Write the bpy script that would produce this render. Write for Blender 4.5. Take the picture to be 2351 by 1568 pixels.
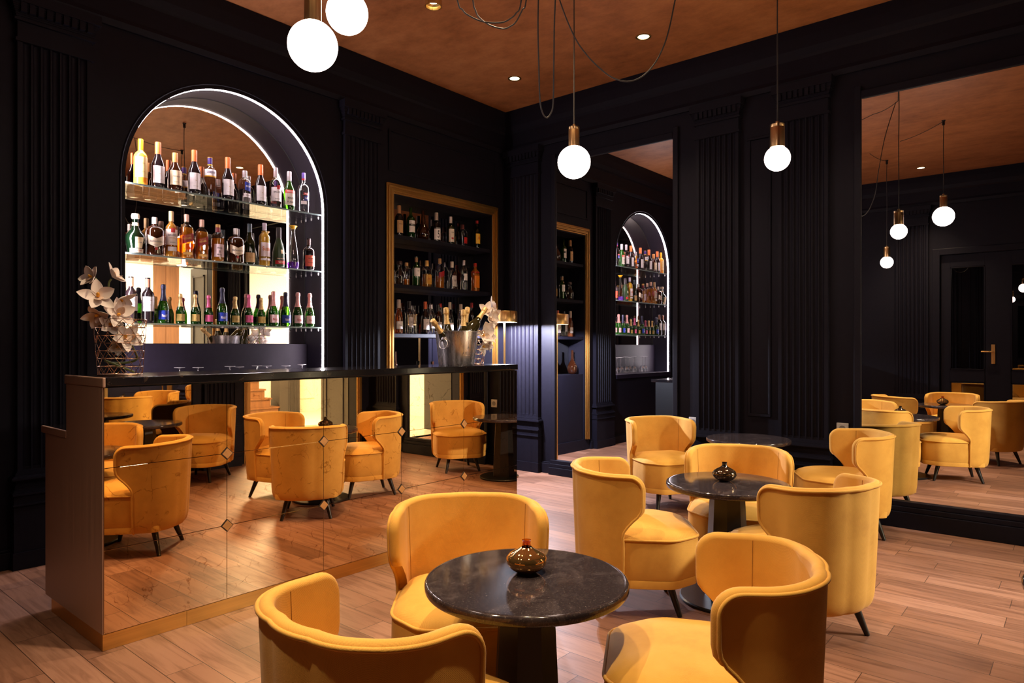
import bpy, bmesh, math, random
from math import sin, cos, pi, radians as R, sqrt
from mathutils import Vector, Matrix, Euler

for _o in list(bpy.data.objects):
    bpy.data.objects.remove(_o)
SC = bpy.context.scene
COL = SC.collection
random.seed(7)

# ------------------------------------------------------------------ camera, world, exposure
cam_d = bpy.data.cameras.new('camera')
cam = bpy.data.objects.new('camera', cam_d)
COL.objects.link(cam)
cam.location = (0, 0, 1.30)
cam.rotation_euler = (R(90), 0, R(40.136 - 90))
cam_d.sensor_width = 36
cam_d.lens = 24.044
cam_d.shift_y = 0.00434
cam_d.clip_start = 0.05
SC.camera = cam

w = bpy.data.worlds.new('world')
SC.world = w
w.use_nodes = True
w.node_tree.nodes['Background'].inputs[0].default_value = (0.5, 0.42, 0.36, 1)
w.node_tree.nodes['Background'].inputs[1].default_value = 0.0

SC.view_settings.view_transform = 'Standard'
SC.view_settings.look = 'None'
SC.view_settings.exposure = 0.0
SC.view_settings.gamma = 1.0
SC.view_settings.use_curve_mapping = False
SC.cycles.use_denoising = True
SC.cycles.caustics_reflective = False
SC.cycles.caustics_refractive = False
SC.cycles.max_bounces = 14
SC.cycles.diffuse_bounces = 4
SC.cycles.glossy_bounces = 10
SC.cycles.transparent_max_bounces = 40
SC.cycles.sample_clamp_indirect = 6.0

# strengths of the lamps the room has (watts); each lamp is built with its own light below
W_GLOBE = 22
W_DOWN = 330
W_HALL = 760
W_LED = 170.0
W_LAMP = 380
WARM = (1.0, 0.75, 0.46)
GLOBE_C = (1.0, 0.78, 0.68)

# ------------------------------------------------------------------ helpers
def lin(r, g, b):
    def f(c):
        c /= 255.0
        return c / 12.92 if c <= 0.04045 else ((c + 0.055) / 1.055) ** 2.4
    return (f(r), f(g), f(b))


class MB:
    """collects shapes into one mesh"""
    def __init__(self):
        self.v = []
        self.f = []

    def add(self, vs, fs):
        o = len(self.v)
        self.v += [tuple(p) for p in vs]
        self.f += [tuple(i + o for i in q) for q in fs]
        return self

    def box(self, x0, x1, y0, y1, z0, z1):
        vs = [(x, y, z) for z in (z0, z1) for y in (y0, y1) for x in (x0, x1)]
        return self.add(vs, [(0, 2, 3, 1), (4, 5, 7, 6), (0, 1, 5, 4), (2, 6, 7, 3), (0, 4, 6, 2), (1, 3, 7, 5)])

    def prism(self, poly, a0, a1, axis='z'):
        """extrude a 2D polygon; axis z: (x,y), axis y: (x,z), axis x: (y,z)"""
        def P(p, a):
            return {'z': (p[0], p[1], a), 'y': (p[0], a, p[1]), 'x': (a, p[0], p[1])}[axis]
        n = len(poly)
        vs = [P(p, a0) for p in poly] + [P(p, a1) for p in poly]
        fs = [tuple(range(n - 1, -1, -1)), tuple(range(n, 2 * n))]
        fs += [(i, (i + 1) % n, n + (i + 1) % n, n + i) for i in range(n)]
        return self.add(vs, fs)

    def lathe(self, prof, n=28, c=(0, 0, 0), sq=None, sx=1.0, sy=1.0, cap=True, rot=0.0):
        """prof: list of (r,z); sq: superellipse exponent for squarish bottles"""
        vs = []
        for r, z in prof:
            for i in range(n):
                a = 2 * pi * i / n + rot
                ca, sa = cos(a), sin(a)
                k = 1.0
                if sq and r > 0.02:
                    k = 1.0 / (abs(ca) ** sq + abs(sa) ** sq) ** (1.0 / sq)
                vs.append((c[0] + r * k * ca * sx, c[1] + r * k * sa * sy, c[2] + z))
        fs = []
        m = len(prof)
        for j in range(m - 1):
            for i in range(n):
                i2 = (i + 1) % n
                fs.append((j * n + i, j * n + i2, (j + 1) * n + i2, (j + 1) * n + i))
        if cap:
            fs.append(tuple(range(n - 1, -1, -1)))
            fs.append(tuple((m - 1) * n + i for i in range(n)))
        return self.add(vs, fs)

    def tube(self, pts, r, n=8, closed=False, cap=True):
        pts = [Vector(p) for p in pts]
        m = len(pts)
        rs = r if isinstance(r, (list, tuple)) else [r] * m
        vs = []
        prev = None
        for i in range(m):
            if closed:
                t = pts[(i + 1) % m] - pts[i - 1]
            else:
                t = pts[min(i + 1, m - 1)] - pts[max(i - 1, 0)]
            if t.length < 1e-9:
                t = Vector((0, 0, 1))
            t.normalize()
            if prev is None:
                u = t.orthogonal().normalized()
            else:
                u = prev - t * prev.dot(t)
                u = u.normalized() if u.length > 1e-6 else t.orthogonal().normalized()
            prev = u
            b = t.cross(u)
            for k in range(n):
                a = 2 * pi * k / n
                vs.append(pts[i] + (u * cos(a) + b * sin(a)) * rs[i])
        fs = []
        for i in range(m if closed else m - 1):
            i2 = (i + 1) % m
            for k in range(n):
                k2 = (k + 1) % n
                fs.append((i * n + k, i * n + k2, i2 * n + k2, i2 * n + k))
        if cap and not closed:
            fs.append(tuple(range(n - 1, -1, -1)))
            fs.append(tuple((m - 1) * n + k for k in range(n)))
        return self.add(vs, fs)

    def grid(self, rows, close_u=False, close_v=False):
        m, n = len(rows), len(rows[0])
        vs = [p for r in rows for p in r]
        fs = []
        for j in range(m if close_v else m - 1):
            for i in range(n if close_u else n - 1):
                i2, j2 = (i + 1) % n, (j + 1) % m
                fs.append((j * n + i, j * n + i2, j2 * n + i2, j2 * n + i))
        return self.add(vs, fs)

    def moved(self, M):
        self.v = [tuple(M @ Vector(p)) for p in self.v]
        return self

    def mesh(self, name, mat, smooth=None, bevel=0, seg=2):
        me = bpy.data.meshes.new(name)
        me.from_pydata(self.v, [], self.f)
        me.validate()
        bm = bmesh.new()
        bm.from_mesh(me)
        bmesh.ops.remove_doubles(bm, verts=bm.verts, dist=2e-6)
        bmesh.ops.dissolve_degenerate(bm, dist=1e-7, edges=bm.edges)
        if bevel:
            bmesh.ops.remove_doubles(bm, verts=bm.verts, dist=1e-5)
            es = [e for e in bm.edges if len(e.link_faces) == 2 and e.calc_face_angle(0) > 0.6]
            bmesh.ops.bevel(bm, geom=es, offset=bevel, segments=seg, profile=0.5, affect='EDGES', clamp_overlap=True)
        bmesh.ops.recalc_face_normals(bm, faces=bm.faces)
        bm.to_mesh(me)
        bm.free()
        if smooth is not None:
            me.shade_smooth()
            me.set_sharp_from_angle(angle=R(smooth))
        if mat:
            me.materials.append(mat)
        return me

    def build(self, name, mat, parent=None, smooth=None, bevel=0, seg=2, loc=None):
        o = bpy.data.objects.new(name, self.mesh(name, mat, smooth, bevel, seg))
        COL.objects.link(o)
        if parent:
            o.parent = parent
        if loc:
            o.location = loc
        return o


def tag(o, label=None, cat=None, group=None, kind=None):
    if label:
        o['label'] = label
    if cat:
        o['category'] = cat
    if group:
        o['group'] = group
    if kind:
        o['kind'] = kind
    return o


def thing(name, label, cat, loc=(0, 0, 0), rz=0.0, group=None):
    o = bpy.data.objects.new(name, None)
    COL.objects.link(o)
    o.empty_display_size = 0.05
    o.location = loc
    o.rotation_euler = (0, 0, rz)
    return tag(o, label, cat, group)


def struct(name, mb, mat, parent=None, label=None, cat=None, **kw):
    o = mb.build(name, mat, parent, **kw)
    if not parent:
        o['kind'] = 'structure'
        o['label'] = label
        o['category'] = cat
    return o


def copy_tree(o, parent=None):
    c = o.copy()
    COL.objects.link(c)
    if parent:
        c.parent = parent
    for ch in list(o.children):
        copy_tree(ch, c)
    return c


def light(name, kind, loc, power, color, parent=None, rot=(0, 0, 0), **kw):
    d = bpy.data.lights.new(name, kind)
    d.energy = power
    d.color = color
    for k, v in kw.items():
        setattr(d, k, v)
    o = bpy.data.objects.new(name, d)
    COL.objects.link(o)
    o.location = loc
    o.rotation_euler = rot
    if parent:
        o.parent = parent
    return o

def smooth_pts(P, n=6):
    P = [Vector(p) for p in P]
    out = []
    for i in range(len(P) - 1):
        a = P[max(0, i - 1)]
        b, c = P[i], P[i + 1]
        d = P[min(len(P) - 1, i + 2)]
        for k in range(n):
            s = k / n
            out.append(0.5 * ((2 * b) + (c - a) * s + (2 * a - 5 * b + 4 * c - d) * s * s + (3 * b - a - 3 * c + d) * s ** 3))
    out.append(P[-1])
    return out


# ------------------------------------------------------------------ materials
class NT:
    def __init__(self, name):
        self.m = bpy.data.materials.new(name)
        self.m.use_nodes = True
        self.t = self.m.node_tree
        self.t.nodes.clear()
        self.out = self.t.nodes.new('ShaderNodeOutputMaterial')

    def n(self, typ, **kw):
        nd = self.t.nodes.new('ShaderNode' + typ)
        for k, v in kw.items():
            if k[0] == 'i' and k[1:].isdigit():
                nd.inputs[int(k[1:])].default_value = v
            elif hasattr(nd, k):
                setattr(nd, k, v)
            else:
                nd.inputs[k.replace('_', ' ')].default_value = v
        return nd

    def l(self, a, b):
        self.t.links.new(a, b)

    def ramp(self, fac, stops):
        r = self.n('ValToRGB')
        e = r.color_ramp.elements
        while len(e) < len(stops):
            e.new(0.5)
        for i, (p, c) in enumerate(stops):
            e[i].position = p
            e[i].color = (*c, 1) if len(c) == 3 else c
        self.l(fac, r.inputs[0])
        return r.outputs[0]

    def coords(self, scale=(1, 1, 1), space='Object', rot=(0, 0, 0)):
        tc = self.n('TexCoord')
        mp = self.n('Mapping')
        mp.inputs['Scale'].default_value = scale
        mp.inputs['Rotation'].default_value = rot
        self.l(tc.outputs[space], mp.inputs[0])
        return mp.outputs[0]

    def bump(self, h, strength=0.3, dist=0.01):
        b = self.n('Bump')
        b.inputs['Strength'].default_value = strength
        b.inputs['Distance'].default_value = dist
        self.l(h, b.inputs['Height'])
        return b.outputs[0]

    def pbr(self, color, rough=0.5, metal=0.0, normal=None, **kw):
        p = self.n('BsdfPrincipled')
        if isinstance(color, tuple):
            p.inputs['Base Color'].default_value = (*color, 1)
        else:
            self.l(color, p.inputs['Base Color'])
        if isinstance(rough, float):
            p.inputs['Roughness'].default_value = rough
        else:
            self.l(rough, p.inputs['Roughness'])
        p.inputs['Metallic'].default_value = metal
        if normal:
            self.l(normal, p.inputs['Normal'])
        for k, v in kw.items():
            p.inputs[k.replace('_', ' ')].default_value = v
        self.l(p.outputs[0], self.out.inputs[0])
        return self.m


def plain(name, color, rough=0.5, metal=0.0, nscale=40.0, namt=0.12, bump=0.0, **kw):
    """one colour with a little procedural unevenness"""
    t = NT(name)
    co = t.coords()
    nz = t.n('TexNoise', Scale=nscale, Detail=4.0)
    t.l(co, nz.inputs['Vector'])
    c0 = tuple(max(0, c * (1 - namt)) for c in color)
    c1 = tuple(min(1, c * (1 + namt)) for c in color)
    col = t.ramp(nz.outputs['Fac'], [(0.3, c0), (0.7, c1)])
    nr = t.bump(nz.outputs['Fac'], bump, 0.002) if bump else None
    return t.pbr(col, rough, metal, nr, **kw)


def glass(name, tint, gloss=0.10, rough=0.02, edge=0.75, body=None, dense=0.0):
    """thin glass: tinted transparency under a facing-weighted gloss; dense mixes in a dark body"""
    t = NT(name)
    tr = t.n('BsdfTransparent')
    tr.inputs[0].default_value = (*tint, 1)
    gl = t.n('BsdfGlossy')
    gl.inputs['Roughness'].default_value = rough
    gl.inputs[0].default_value = (0.95, 0.95, 0.95, 1)
    lw = t.n('LayerWeight')
    lw.inputs['Blend'].default_value = 0.5
    pw = t.n('Math', operation='POWER', i1=4.0)
    t.l(lw.outputs['Facing'], pw.inputs[0])
    ml = t.n('Math', operation='MULTIPLY_ADD', i1=edge, i2=gloss)
    t.l(pw.outputs[0], ml.inputs[0])
    base = tr.outputs[0]
    if dense:
        df = t.n('BsdfDiffuse')
        df.inputs[0].default_value = (*(body or tint), 1)
        m0 = t.n('MixShader')
        m0.inputs[0].default_value = dense
        t.l(tr.outputs[0], m0.inputs[1])
        t.l(df.outputs[0], m0.inputs[2])
        base = m0.outputs[0]
    mx = t.n('MixShader')
    t.l(ml.outputs[0], mx.inputs[0])
    t.l(base, mx.inputs[1])
    t.l(gl.outputs[0], mx.inputs[2])
    t.l(mx.outputs[0], t.out.inputs[0])
    return t.m


def emit(name, color, strength):
    t = NT(name)
    e = t.n('Emission')
    e.inputs[0].default_value = (*color, 1)
    e.inputs[1].default_value = strength
    t.l(e.outputs[0], t.out.inputs[0])
    return t.m


def mat_fabric():
    t = NT('mustard_weave')
    co = t.coords((1, 1, 1))
    nz = t.n('TexNoise', Scale=5.0, Detail=6.0, Roughness=0.6)
    t.l(co, nz.inputs['Vector'])
    fine = t.n('TexNoise', Scale=300.0, Detail=2.0)
    t.l(co, fine.inputs['Vector'])
    wv = t.n('TexWave', Scale=160.0, Distortion=1.2)
    wv.bands_direction = 'DIAGONAL'
    t.l(co, wv.inputs['Vector'])
    wv2 = t.n('TexWave', Scale=170.0, Distortion=1.5)
    wv2.bands_direction = 'DIAGONAL'
    t.l(t.coords((1, 1, 1), 'Object', (0, 0, R(90))), wv2.inputs['Vector'])
    ad = t.n('Math', operation='ADD')
    t.l(wv.outputs['Fac'], ad.inputs[0])
    t.l(wv2.outputs['Fac'], ad.inputs[1])
    ad2 = t.n('Math', operation='MULTIPLY_ADD', i1=0.5)
    t.l(ad.outputs[0], ad2.inputs[0])
    t.l(fine.outputs['Fac'], ad2.inputs[2])
    base = t.ramp(nz.outputs['Fac'], [(0.30, (0.62, 0.305, 0.045)), (0.5, (0.73, 0.380, 0.062)), (0.75, (0.80, 0.435, 0.082))])
    mx = t.n('MixRGB', blend_type='MULTIPLY')
    mx.inputs[0].default_value = 0.35
    t.l(base, mx.inputs[1])
    t.l(t.ramp(ad.outputs[0], [(0.2, (0.72, 0.70, 0.66)), (1.3, (1, 1, 1))]), mx.inputs[2])
    return t.pbr(mx.outputs[0], 0.85, 0.0, t.bump(ad2.outputs[0], 0.22, 0.0015), Sheen_Weight=0.10, Sheen_Roughness=0.4)


def mat_floor():
    t = NT('oak_planks')
    tc = t.n('TexCoord')
    mp = t.n('Mapping')
    mp.inputs['Rotation'].default_value = (0, 0, R(90))
    mp.inputs['Location'].default_value = (0.07, 0.02, 0)
    t.l(tc.outputs['Object'], mp.inputs[0])
    br = t.n('TexBrick')
    br.offset = 0.37
    br.offset_frequency = 2
    br.squash = 1.3
    br.squash_frequency = 3
    br.inputs['Color1'].default_value = (0, 0, 0, 1)
    br.inputs['Color2'].default_value = (1, 1, 1, 1)
    br.inputs['Mortar'].default_value = (0.5, 0.5, 0.5, 1)
    br.inputs['Scale'].default_value = 1.0
    br.inputs['Mortar Size'].default_value = 0.0016
    br.inputs['Mortar Smooth'].default_value = 0.2
    br.inputs['Bias'].default_value = 0.0
    br.inputs['Brick Width'].default_value = 0.62
    br.inputs['Row Height'].default_value = 0.15
    t.l(mp.outputs[0], br.inputs['Vector'])
    # grain runs along the planks
    mg = t.n('Mapping')
    mg.inputs['Scale'].default_value = (26, 2.2, 1)
    t.l(tc.outputs['Object'], mg.inputs[0])
    sh = t.n('VectorMath', operation='MULTIPLY_ADD')
    sh.inputs[1].default_value = (9, 23, 5)
    t.l(br.outputs['Color'], sh.inputs[0])
    t.l(mg.outputs[0], sh.inputs[2])
    gr = t.n('TexNoise', Scale=1.0, Detail=6.0, Roughness=0.6, Distortion=0.6)
    t.l(sh.outputs[0], gr.inputs['Vector'])
    tone = t.ramp(br.outputs['Color'], [(0.0, (0.190, 0.086, 0.052)), (0.5, (0.275, 0.130, 0.081)), (1.0, (0.350, 0.178, 0.118))])
    gcol = t.ramp(gr.outputs['Fac'], [(0.30, (0.50, 0.43, 0.38)), (0.55, (1, 1, 1)), (0.8, (1.0, 1.0, 1.0))])
    mx = t.n('MixRGB', blend_type='MULTIPLY')
    mx.inputs[0].default_value = 0.95
    t.l(tone, mx.inputs[1])
    t.l(gcol, mx.inputs[2])
    m2 = t.n('MixRGB')
    t.l(br.outputs['Fac'], m2.inputs[0])
    t.l(mx.outputs[0], m2.inputs[1])
    m2.inputs[2].default_value = (0.035, 0.016, 0.010, 1)
    rg = t.ramp(gr.outputs['Fac'], [(0.3, (0.50,) * 3), (0.7, (0.40,) * 3)])
    return t.pbr(m2.outputs[0], rg, 0.0, t.bump(gr.outputs['Fac'], 0.06, 0.002))


def mat_ceiling():
    t = NT('copper_leaf_ceiling')
    co = t.coords((1.0, 0.6, 1))
    nz = t.n('TexNoise', Scale=7.0, Detail=9.0, Roughness=0.72)
    t.l(co, nz.inputs['Vector'])
    n2 = t.n('TexNoise', Scale=0.8, Detail=3.0)
    t.l(co, n2.inputs['Vector'])
    mxf = t.n('MixRGB')
    mxf.inputs[0].default_value = 0.35
    t.l(nz.outputs['Fac'], mxf.inputs[1])
    t.l(n2.outputs['Fac'], mxf.inputs[2])
    col = t.ramp(mxf.outputs[0], [(0.32, (0.22, 0.073, 0.021)), (0.5, (0.40, 0.150, 0.052)), (0.68, (0.54, 0.23, 0.088))])
    return t.pbr(col, 0.55, 0.0, t.bump(nz.outputs['Fac'], 0.1, 0.003))


def mat_mirror(name, color, rough=0.0, spots=0.0):
    t = NT(name)
    if not spots:
        co = t.coords()
        nz = t.n('TexNoise', Scale=3.0)
        t.l(co, nz.inputs['Vector'])
        c = t.ramp(nz.outputs['Fac'], [(0.2, tuple(k * 0.985 for k in color)), (0.8, color)])
        return t.pbr(c, rough, 1.0)
    co = t.coords()
    wp = t.n('TexNoise', Scale=5.0, Detail=4.0)
    t.l(co, wp.inputs['Vector'])
    ad = t.n('VectorMath', operation='MULTIPLY_ADD')
    ad.inputs[1].default_value = (0.35, 0.35, 0.35)
    t.l(wp.outputs['Color'], ad.inputs[0])
    t.l(co, ad.inputs[2])
    vo = t.n('TexVoronoi', feature='DISTANCE_TO_EDGE', Scale=8.0)
    t.l(ad.outputs[0], vo.inputs['Vector'])
    nz = t.n('TexNoise', Scale=13.0, Detail=5.0, Roughness=0.7)
    t.l(co, nz.inputs['Vector'])
    edge = t.ramp(vo.outputs['Distance'], [(0.0, (1, 1, 1)), (0.028, (0, 0, 0))])
    msk = t.ramp(nz.outputs['Fac'], [(0.49, (0, 0, 0)), (0.60, (1, 1, 1))])
    fac = t.n('MixRGB', blend_type='MULTIPLY')
    fac.inputs[0].default_value = 1.0
    t.l(edge, fac.inputs[1])
    t.l(msk, fac.inputs[2])
    cm = t.n('MixRGB')
    t.l(fac.outputs[0], cm.inputs[0])
    cm.inputs[1].default_value = (*color, 1)
    cm.inputs[2].default_value = (color[0] * 0.5, color[1] * 0.40, color[2] * 0.32, 1)
    return t.pbr(cm.outputs[0], rough, 1.0)


def mat_granite():
    t = NT('black_granite')
    co = t.coords()
    v = t.n('TexNoise', Scale=160.0, Detail=3.0, Roughness=0.7)
    t.l(co, v.inputs['Vector'])
    n2 = t.n('TexNoise', Scale=9.0, Detail=8.0, Roughness=0.7, Distortion=1.0)
    t.l(co, n2.inputs['Vector'])
    a = t.ramp(v.outputs['Fac'], [(0.54, (0.030, 0.022, 0.025)), (0.66, (0.075, 0.06, 0.058)), (0.76, (0.24, 0.19, 0.17))])
    b = t.ramp(n2.outputs['Fac'], [(0.50, (0, 0, 0)), (0.72, (0.05, 0.040, 0.040))])
    mx = t.n('MixRGB', blend_type='ADD')
    mx.inputs[0].default_value = 1.0
    t.l(a, mx.inputs[1])
    t.l(b, mx.inputs[2])
    return t.pbr(mx.outputs[0], 0.09, 0.0, Specular_IOR_Level=0.55)


def mat_barstone():
    t = NT('black_veined_stone')
    co = t.coords()
    n2 = t.n('TexNoise', Scale=11.0, Detail=9.0, Roughness=0.7, Distortion=2.0)
    t.l(co, n2.inputs['Vector'])
    a = t.ramp(n2.outputs['Fac'], [(0.60, (0.006, 0.005, 0.006)), (0.66, (0.05, 0.032, 0.02)), (0.70, (0.008, 0.006, 0.006))])
    return t.pbr(a, 0.10, 0.0)


def mat_brushed(name, color, rough=0.3, axis=2, metal=1.0):
    t = NT(name)
    s = [90, 90, 90]
    s[axis] = 1.2
    co = t.coords(tuple(s))
    nz = t.n('TexNoise', Scale=1.0, Detail=4.0)
    t.l(co, nz.inputs['Vector'])
    col = t.ramp(nz.outputs['Fac'], [(0.3, tuple(c * 0.85 for c in color)), (0.7, color)])
    rg = t.ramp(nz.outputs['Fac'], [(0.3, (rough * 0.85,) * 3), (0.7, (rough * 1.2,) * 3)])
    return t.pbr(col, rg, metal)


def mat_wood(name, c0, c1, rough=0.45):
    t = NT(name)
    co = t.coords((14, 14, 1.3))
    nz = t.n('TexNoise', Scale=1.0, Detail=6.0, Distortion=0.8)
    t.l(co, nz.inputs['Vector'])
    return t.pbr(t.ramp(nz.outputs['Fac'], [(0.3, c0), (0.7, c1)]), rough)


FABRIC = mat_fabric()
PAINT = plain('black_navy_paint', (0.0068, 0.0058, 0.0110), 0.55, 0, 30, 0.12, 0.05, Specular_IOR_Level=0.13)
PAINT_NICHE = plain('aubergine_paint', (0.0105, 0.0072, 0.0150), 0.55, 0, 30, 0.1, 0.03, Specular_IOR_Level=0.15)
FLOOR = mat_floor()
CEIL = mat_ceiling()
MIRROR = mat_mirror('wall_mirror_silver', (0.82, 0.82, 0.83))
MIRROR_WARM = mat_mirror('bronze_tinted_mirror', (0.86, 0.77, 0.68))
ANTIQUE = mat_mirror('antique_bronze_mirror', (0.86, 0.62, 0.36), 0.012, 1.0)
PANE = mat_mirror('dark_door_glass', (0.30, 0.29, 0.28), 0.0)
GRANITE = mat_granite()
STONE = mat_barstone()
BLACKMETAL = plain('black_metal', (0.010, 0.010, 0.011), 0.35, 0.3, 60)
LEGWOOD = plain('black_stained_wood', (0.010, 0.008, 0.007), 0.35, 0, 50)
BRASS = mat_brushed('brushed_brass', (0.72, 0.43, 0.16), 0.30)
BRASSLAMP = mat_brushed('aged_brass', (0.50, 0.31, 0.15), 0.30)
GOLD = mat_brushed('gilt_moulding', (0.46, 0.245, 0.07), 0.42)
BRONZE = mat_brushed('bronze_sheet', (0.50, 0.31, 0.23), 0.45, 2, 0.3)
STEEL = mat_brushed('polished_steel', (0.66, 0.60, 0.60), 0.27, 2, 0.9)
PLINTH = mat_brushed('brass_plinth', (0.80, 0.44, 0.12), 0.34, axis=0)
SOCKET = plain('white_plastic', (0.62, 0.60, 0.58), 0.4)
CREAM = plain('cream_plaster', (0.82, 0.77, 0.66), 0.6)
CREAMFLOOR = plain('cream_stone', (0.62, 0.55, 0.45), 0.3)
GREYDOOR = plain('grey_painted_wood', (0.034, 0.031, 0.031), 0.45)
OAK = mat_wood('orange_oak', (0.10, 0.040, 0.013), (0.155, 0.064, 0.022))
CABLE = plain('black_cable', (0.022, 0.018, 0.016), 0.6)
SHELFGLASS = glass('shelf_glass', (0.93, 0.96, 0.96), 0.05, 0.01, 0.5)
SHELFEDGE = plain('glass_edge_green', (0.30, 0.42, 0.44), 0.15)
PETAL = plain('orchid_petal', (0.86, 0.76, 0.70), 0.55, 0, 14, 0.06)
LIP = plain('orchid_lip', (0.80, 0.36, 0.02), 0.5)
LIPW = plain('orchid_throat', (0.78, 0.60, 0.48), 0.5, 0, 90, 0.3)
STEM = plain('green_stem', (0.16, 0.20, 0.05), 0.5)
ROSEWIRE = plain('rose_gold_wire', (0.80, 0.50, 0.32), 0.22, 1.0)
# ------------------------------------------------------------------ the room
XR, YL, XB, YF, ZC = 5.60, 4.82, -0.48, -0.72, 3.80     # right, left, back and front wall planes, ceiling
struct('floor', MB().box(XB - 0.3, XR + 0.3, YF - 0.3, YL + 0.6, -0.1, 0), FLOOR, label='oak plank floor of the bar room', cat='floor')
struct('ceiling', MB().box(XB - 0.3, XR + 0.3, YF - 0.3, YL + 0.6, ZC, ZC + 0.1), CEIL, label='copper coloured ceiling with a mottled leaf finish', cat='ceiling')

# left wall with the arched niche and the opening of the bottle cabinet
NX0, NX1, NY1, NZ0, NSP = 1.79, 3.315, 5.11, 0.88, 2.41
NR = (NX1 - NX0) / 2
NXC = (NX0 + NX1) / 2
CX0, CX1, CZ0, CZ1, CY1 = 4.035, 5.395, 0.13, 2.69, 5.07


def arch(r_off=0.0, n=48):
    r = NR - r_off
    return [(NXC - r * cos(pi * i / n), NSP + r * sin(pi * i / n)) for i in range(n + 1)]


wl = MB()
wl.box(XB - 0.3, NX0, YL, YL + 0.4, 0, ZC)
wl.box(NX0, NX1, YL, YL + 0.4, 0, NZ0)
wl.box(NX0, NX1, NY1, YL + 0.4, NZ0, ZC)
ar = arch()
for a, b in zip(ar[:-1], ar[1:]):
    wl.prism([a, b, (b[0], ZC), (a[0], ZC)], YL, NY1 + 0.01, 'y')
wl.box(NX1, CX0, YL, YL + 0.4, 0, ZC)
wl.box(CX0, CX1, YL, YL + 0.4, 0, CZ0)
wl.box(CX0, CX1, YL, YL + 0.4, CZ1, ZC)
wl.box(CX0, CX1, CY1 + 0.02, YL + 0.4, CZ0, CZ1)
wl.box(CX1, XR + 0.3, YL, YL + 0.4, 0, ZC)
wall_left = struct('wall_left', wl, PAINT, label='black wall behind the bar with an arched niche', cat='wall')
# thin shadow groove round the inside of the niche, bottom counter and splash panel
g = MB()
g.tube([(NX0 + 0.001, NY1 - 0.011, NZ0)] + [(x, NY1 - 0.011, z) for x, z in arch(0.0005)] + [(NX1 - 0.001, NY1 - 0.011, NZ0)], 0.0035, 6)
struct('trim_1', g, plain('groove_black', (0.002, 0.002, 0.002), 0.8), label='dark groove running round the inside of the arched niche', cat='trim')
lining = [(NX0 + 0.0008, NZ0)] + arch(0.0008) + [(NX1 - 0.0008, NZ0)]
ln = MB().grid([[(x, YL + 0.0002, z) for x, z in lining], [(x, NY1 - 0.001, z) for x, z in lining]])
struct('trim_21', ln, PAINT_NICHE, label='dark aubergine lining of the arched niche', cat='trim', smooth=60)
n_ = MB().box(NX0 + 0.002, NX1 - 0.002, NY1 - 0.05, NY1 - 0.001, NZ0 + 0.03, 1.315)
n_.box(NX0 + 0.002, NX1 - 0.002, YL - 0.02, NY1 - 0.001, NZ0 - 0.02, NZ0 + 0.034)
struct('trim_2', n_, PAINT_NICHE, label='black splash panel and counter at the foot of the niche', cat='trim')

wr = MB().box(XR, XR + 0.3, YF - 0.3, YL + 0.4, 0, ZC)
struct('wall_right', wr, PAINT, label='black wall with two tall mirrors and fluted pilasters', cat='wall')
wb = MB().box(XB - 0.3, XB, 1.66, YL + 0.4, 0, ZC).box(XB - 0.3, XB, YF - 0.3, 0.36, 0, ZC).box(XB - 0.3, XB, 0.36, 1.66, 2.62, ZC)
wb.box(XB - 0.3, XB - 0.14, 0.36, 1.66, 0, 2.62)
struct('wall_back', wb, PAINT, label='black wall with the glazed double door', cat='wall')
DX0, DX1, DZ = 3.93, 5.38, 2.62
wf = MB().box(XB - 0.3, DX0, YF - 0.16, YF, 0, ZC).box(DX1, XR + 0.3, YF - 0.16, YF, 0, ZC).box(DX0, DX1, YF - 0.16, YF, DZ, ZC)
struct('wall_front', wf, PAINT, label='black wall with the open doorway to the bright hall', cat='wall')

# cornices and frieze mouldings
def cornice(name, label, along, p0, p1, plane, sgn):
    prof = [(0, 3.36), (0.02, 3.36), (0.028, 3.40), (0.02, 3.43), (0.02, 3.56), (0.035, 3.58), (0.045, 3.63), (0.05, 3.72), (0.05, 3.798), (0, 3.798)]
    m = MB()
    poly = [(plane + sgn * a, z) for a, z in prof]
    if along == 'x':
        m.prism(poly, p0, p1, 'x')
    else:
        m.prism(poly, p0, p1, 'y')
    struct(name, m, PAINT, label=label, cat='cornice')


cornice('trim_3', 'black cornice along the wall behind the bar', 'x', XB, XR, YL, -1)
cornice('trim_4', 'black cornice above the two tall mirrors', 'y', YF, YL, XR, -1)
cornice('trim_5', 'black cornice above the glazed double door', 'y', YF, YL, XB, 1)
cornice('trim_6', 'black cornice above the hall doorway', 'x', XB, XR, YF, 1)

# skirting boards
def skirt(name, label, along, segs, plane, sgn):
    m = MB()
    for a, b in segs:
        for d, z0, z1 in ((0.03, 0, 0.10), (0.018, 0.10, 0.115)):
            lo, hi = sorted((plane, plane + sgn * d))
            if along == 'x':
                m.box(a, b, lo, hi, z0, z1)
            else:
                m.box(lo, hi, a, b, z0, z1)
    struct(name, m, PAINT, label=label, cat='baseboard', bevel=0.003)


skirt('baseboard_left', 'black skirting along the wall behind the bar', 'x', [(XB, CX0 - 0.09), (CX1 + 0.09, XR)], YL, -1)
skirt('baseboard_right', 'black skirting under the tall mirrors', 'y', [(YF, -0.012), (1.35, 2.778), (4.182, YL)], XR, -1)
skirt('baseboard_back', 'black skirting beside the glazed door', 'y', [(1.72, YL), (YF, 0.3)], XB, 1)
skirt('baseboard_front', 'black skirting beside the hall doorway', 'x', [(XB, 1.988), (3.332, DX0 - 0.1), (DX1 + 0.1, XR)], YF, 1)

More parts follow.
